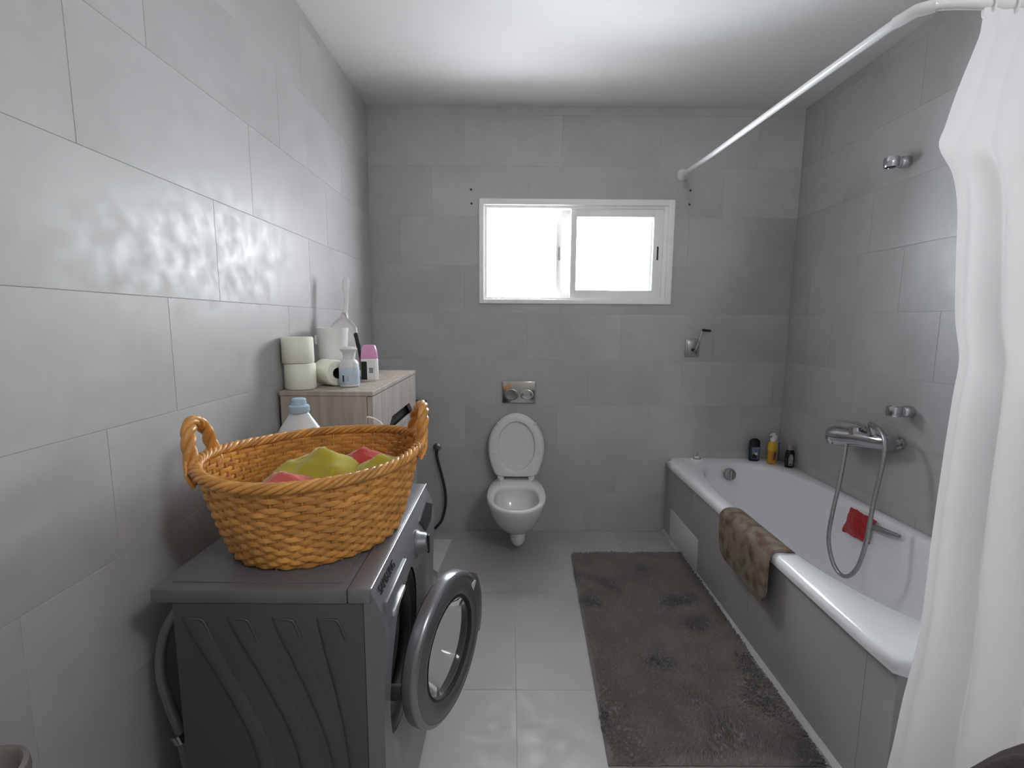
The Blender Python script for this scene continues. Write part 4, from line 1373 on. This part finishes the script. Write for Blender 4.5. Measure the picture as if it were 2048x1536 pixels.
pk_ = thing('deodorant', (-.592, 1.985, CT), 'deodorant with pink cap and white label beside the lotion bottle', 'deodorant')
x, y, z = pk_.location
MB().lathe([(.030, 0), (.034, .004), (.0355, .03), (.035, .088), (.033, .093)], 30, (x, y, z), 1.0, .55, power=3.2).build('body', M['white_plastic'], pk_, 45)
MB().lathe([(.034, .0935), (.0345, .097), (.032, .125), (.026, .146), (.021, .150), (.003, .151)], 30, (x, y, z), 1.0, .58, power=3.2).build('cap', M['pink'], pk_, 45)
MB().box(x - .030, x - .006, y - .0208, y - .016, z + .006, z + .082, .001).build('dark_label', M['print'], pk_)
lw = MB().box(x - .005, x + .030, y - .0206, y - .016, z + .006, z + .088, .001).build('white_label', M['sticker'], pk_)
for q in range(6):
    MB().box(x + .004 + q * .0028, x + .0055 + q * .0028, y - .0212, y - .0205, z + .034, z + .056).build('barcode_bar', M['darkgrey'], lw)

tbh = thing('brush_cup', (-.648, 2.035, CT), 'small clear cup beside the deodorant on the cabinet', 'cup')
x, y, z = tbh.location
MB().lathe([(.020, 0), (.0235, .003), (.0255, .060), (.0243, .060), (.0220, .006), (.003, .005)], 28, (x, y, z)).build('wall', M['clear'], tbh, 45)
on_cyl(.0262, -1.9, -1.2, .018, .042, (x, y, z)).build('label', M['sticker'], tbh, 60)
br_ = thing('handled_brush', (-.646, 2.035, CT + .006), 'black handled brush with crimson neck standing in clear cup', 'brush')
MB().tube(spline([(-.641, 2.030, CT + .060), (-.644, 2.030, CT + .10), (-.650, 2.031, CT + .14), (-.658, 2.033, CT + .18), (-.663, 2.034, CT + .198)], 4), [.0055] * 4 + [.007] * 4 + [.0095] * 5 + [.0105] * 2 + [.009, .006][:2], 12).build('handle', M['dark'], br_, 60)
MB().tube([(-.6385, 2.032, CT + .008), (-.6395, 2.031, CT + .04), (-.641, 2.030, CT + .066), (-.6428, 2.030, CT + .092)], [.004, .0045, .0062, .0068], 12).build('neck', M['crimson'], br_, 60)

# ------------------------------------------------------------------ rug, board, bin and clothes bag
rug = thing('bathroom_rug', (0.646, 1.915, 0.0), 'dark grey shaggy rug on the floor beside the bathtub', 'rug')
C0, C1, C2, C3 = Vector((0.300, 1.262, 0)), Vector((0.950, 1.262, 0)), Vector((0.978, 2.574, 0)), Vector((0.351, 2.566, 0))


def rug_pt(u, v):
    a = C0.lerp(C1, u); b__ = C3.lerp(C2, u)
    return a.lerp(b__, v)


rows = []
RU, RV = 60, 116
for i in range(RV + 1):
    row = []
    for j in range(RU + 1):
        u, v = j / RU, i / RV
        p_ = rug_pt(u, v)
        ed = min(u, 1 - u) * .64, min(v, 1 - v) * 1.3
        e_ = min(1.0, min(ed) / .012)
        z = .004 + .011 * e_ + .004 * noise.noise(Vector((p_.x * 14, p_.y * 14, 0))) * e_ + .003 * noise.noise(Vector((p_.x * 45, p_.y * 45, 5))) * e_
        row.append((p_.x + .003 * noise.noise(Vector((p_.y * 25, u, 3))), p_.y + .003 * noise.noise(Vector((p_.x * 25, v, 7))), z))
    rows.append(row)
rb = MB()
R_, C_ = len(rows), len(rows[0])
rb.add([q for r in rows for q in r], [(i * C_ + j, i * C_ + j + 1, (i + 1) * C_ + j + 1, (i + 1) * C_ + j) for i in range(R_ - 1) for j in range(C_ - 1)])
rb.add([rug_pt(0, 0) + Vector((0, 0, .001)), rug_pt(1, 0) + Vector((0, 0, .001)), rug_pt(1, 1) + Vector((0, 0, .001)), rug_pt(0, 1) + Vector((0, 0, .001))], [(3, 2, 1, 0)])
rb.build('backing', M['rug'], rug, 60)
# pile: short leaning tufts
rnd = random.Random(3)
vs, fs = [], []
for k in range(42000):
    u, v = rnd.random(), rnd.random()
    p_ = rug_pt(u, v)
    swirl = noise.noise(Vector((p_.x * 5, p_.y * 5, 1))) * 3
    ln = .010 + .007 * rnd.random()
    hgt = .012 + .006 * rnd.random()
    dx, dy = math.cos(swirl + rnd.uniform(-.7, .7)) * ln, math.sin(swirl + rnd.uniform(-.7, .7)) * ln
    wx, wy = -dy * .16, dx * .16
    z0 = .010
    if min(u, 1 - u) * .64 < .006 or min(v, 1 - v) * 1.3 < .006:
        z0 = .004; hgt *= .6
    n0 = len(vs)
    vs += [(p_.x - wx, p_.y - wy, z0), (p_.x + wx, p_.y + wy, z0), (p_.x + dx * .6 + wx * .6, p_.y + dy * .6 + wy * .6, z0 + hgt * .8), (p_.x + dx, p_.y + dy, z0 + hgt * .72)]
    fs += [(n0, n0 + 1, n0 + 2), (n0, n0 + 2, n0 + 3)]
pm = bpy.data.meshes.new('pile')
pm.from_pydata([tuple(Vector(q) - rug.location) for q in vs], [], fs)
pm.materials.append(M['rug_fibre'])
pile = bpy.data.objects.new('pile', pm)
COL.objects.link(pile)
pile.parent = rug
pile['kind'] = 'stuff'

bd = MB().prism([(-.480, 2.445, .001), (-.372, 2.320, .001), (-.345, 2.700, .001), (-.480, 2.700, .001)], (0, 0, .026))
tag(bd.build('floor_board', M['board'], None, origin=(-.42, 2.55, 0)), 'white board lying on the floor between washing machine and toilet', 'board')

bn = thing('tall_bin', (-.768, .600, 0), 'taupe round-rimmed bin cut off at the lower left corner', 'bin')
x, y, z = bn.location
MB().lathe([(.052, 0), (.056, .005), (.058, .62), (.062, .650), (.060, .663), (.054, .666), (.050, .660), (.050, .02), (.004, .015)], 40, (x, y, z)).build('body', M['taupe'], bn, 45)
MB().lathe([(.0495, .0), (.0495, .002), (.003, .010)], 36, (x, y, .55)).build('dark_inside', M['dark'], bn, 45)  # black disc standing in for the shade inside the open bin

bg = []
for i in range(26):
    t = i / 25
    ring = []
    for k in range(48):
        a = 2 * PI * k / 48
        r = .150 * (math.sin(min(1, t * 1.06 + .10) * PI * .5) ** .4 if t < .5 else math.cos((t - .5) * PI * .98) ** .55 if t < .98 else .06)
        r *= 1 + .10 * noise.noise(Vector((math.cos(a) * 1.6, math.sin(a) * 1.6, t * 3)))
        ring.append((.800 + r * math.cos(a), .600 + r * math.sin(a), .700 * t + .014 * noise.noise(Vector((math.cos(a) * 2.2, math.sin(a) * 2.2, t * 4 + 7))) * (t > .1) + .002))
    bg.append(ring)
tag(MB().loft(bg, True, True, True).build('clothes_bag', M['brown_cloth'], None, 60, origin=(.8, .6, 0)), 'dark brown cloth bag in front of curtain at the lower right corner', 'bag')
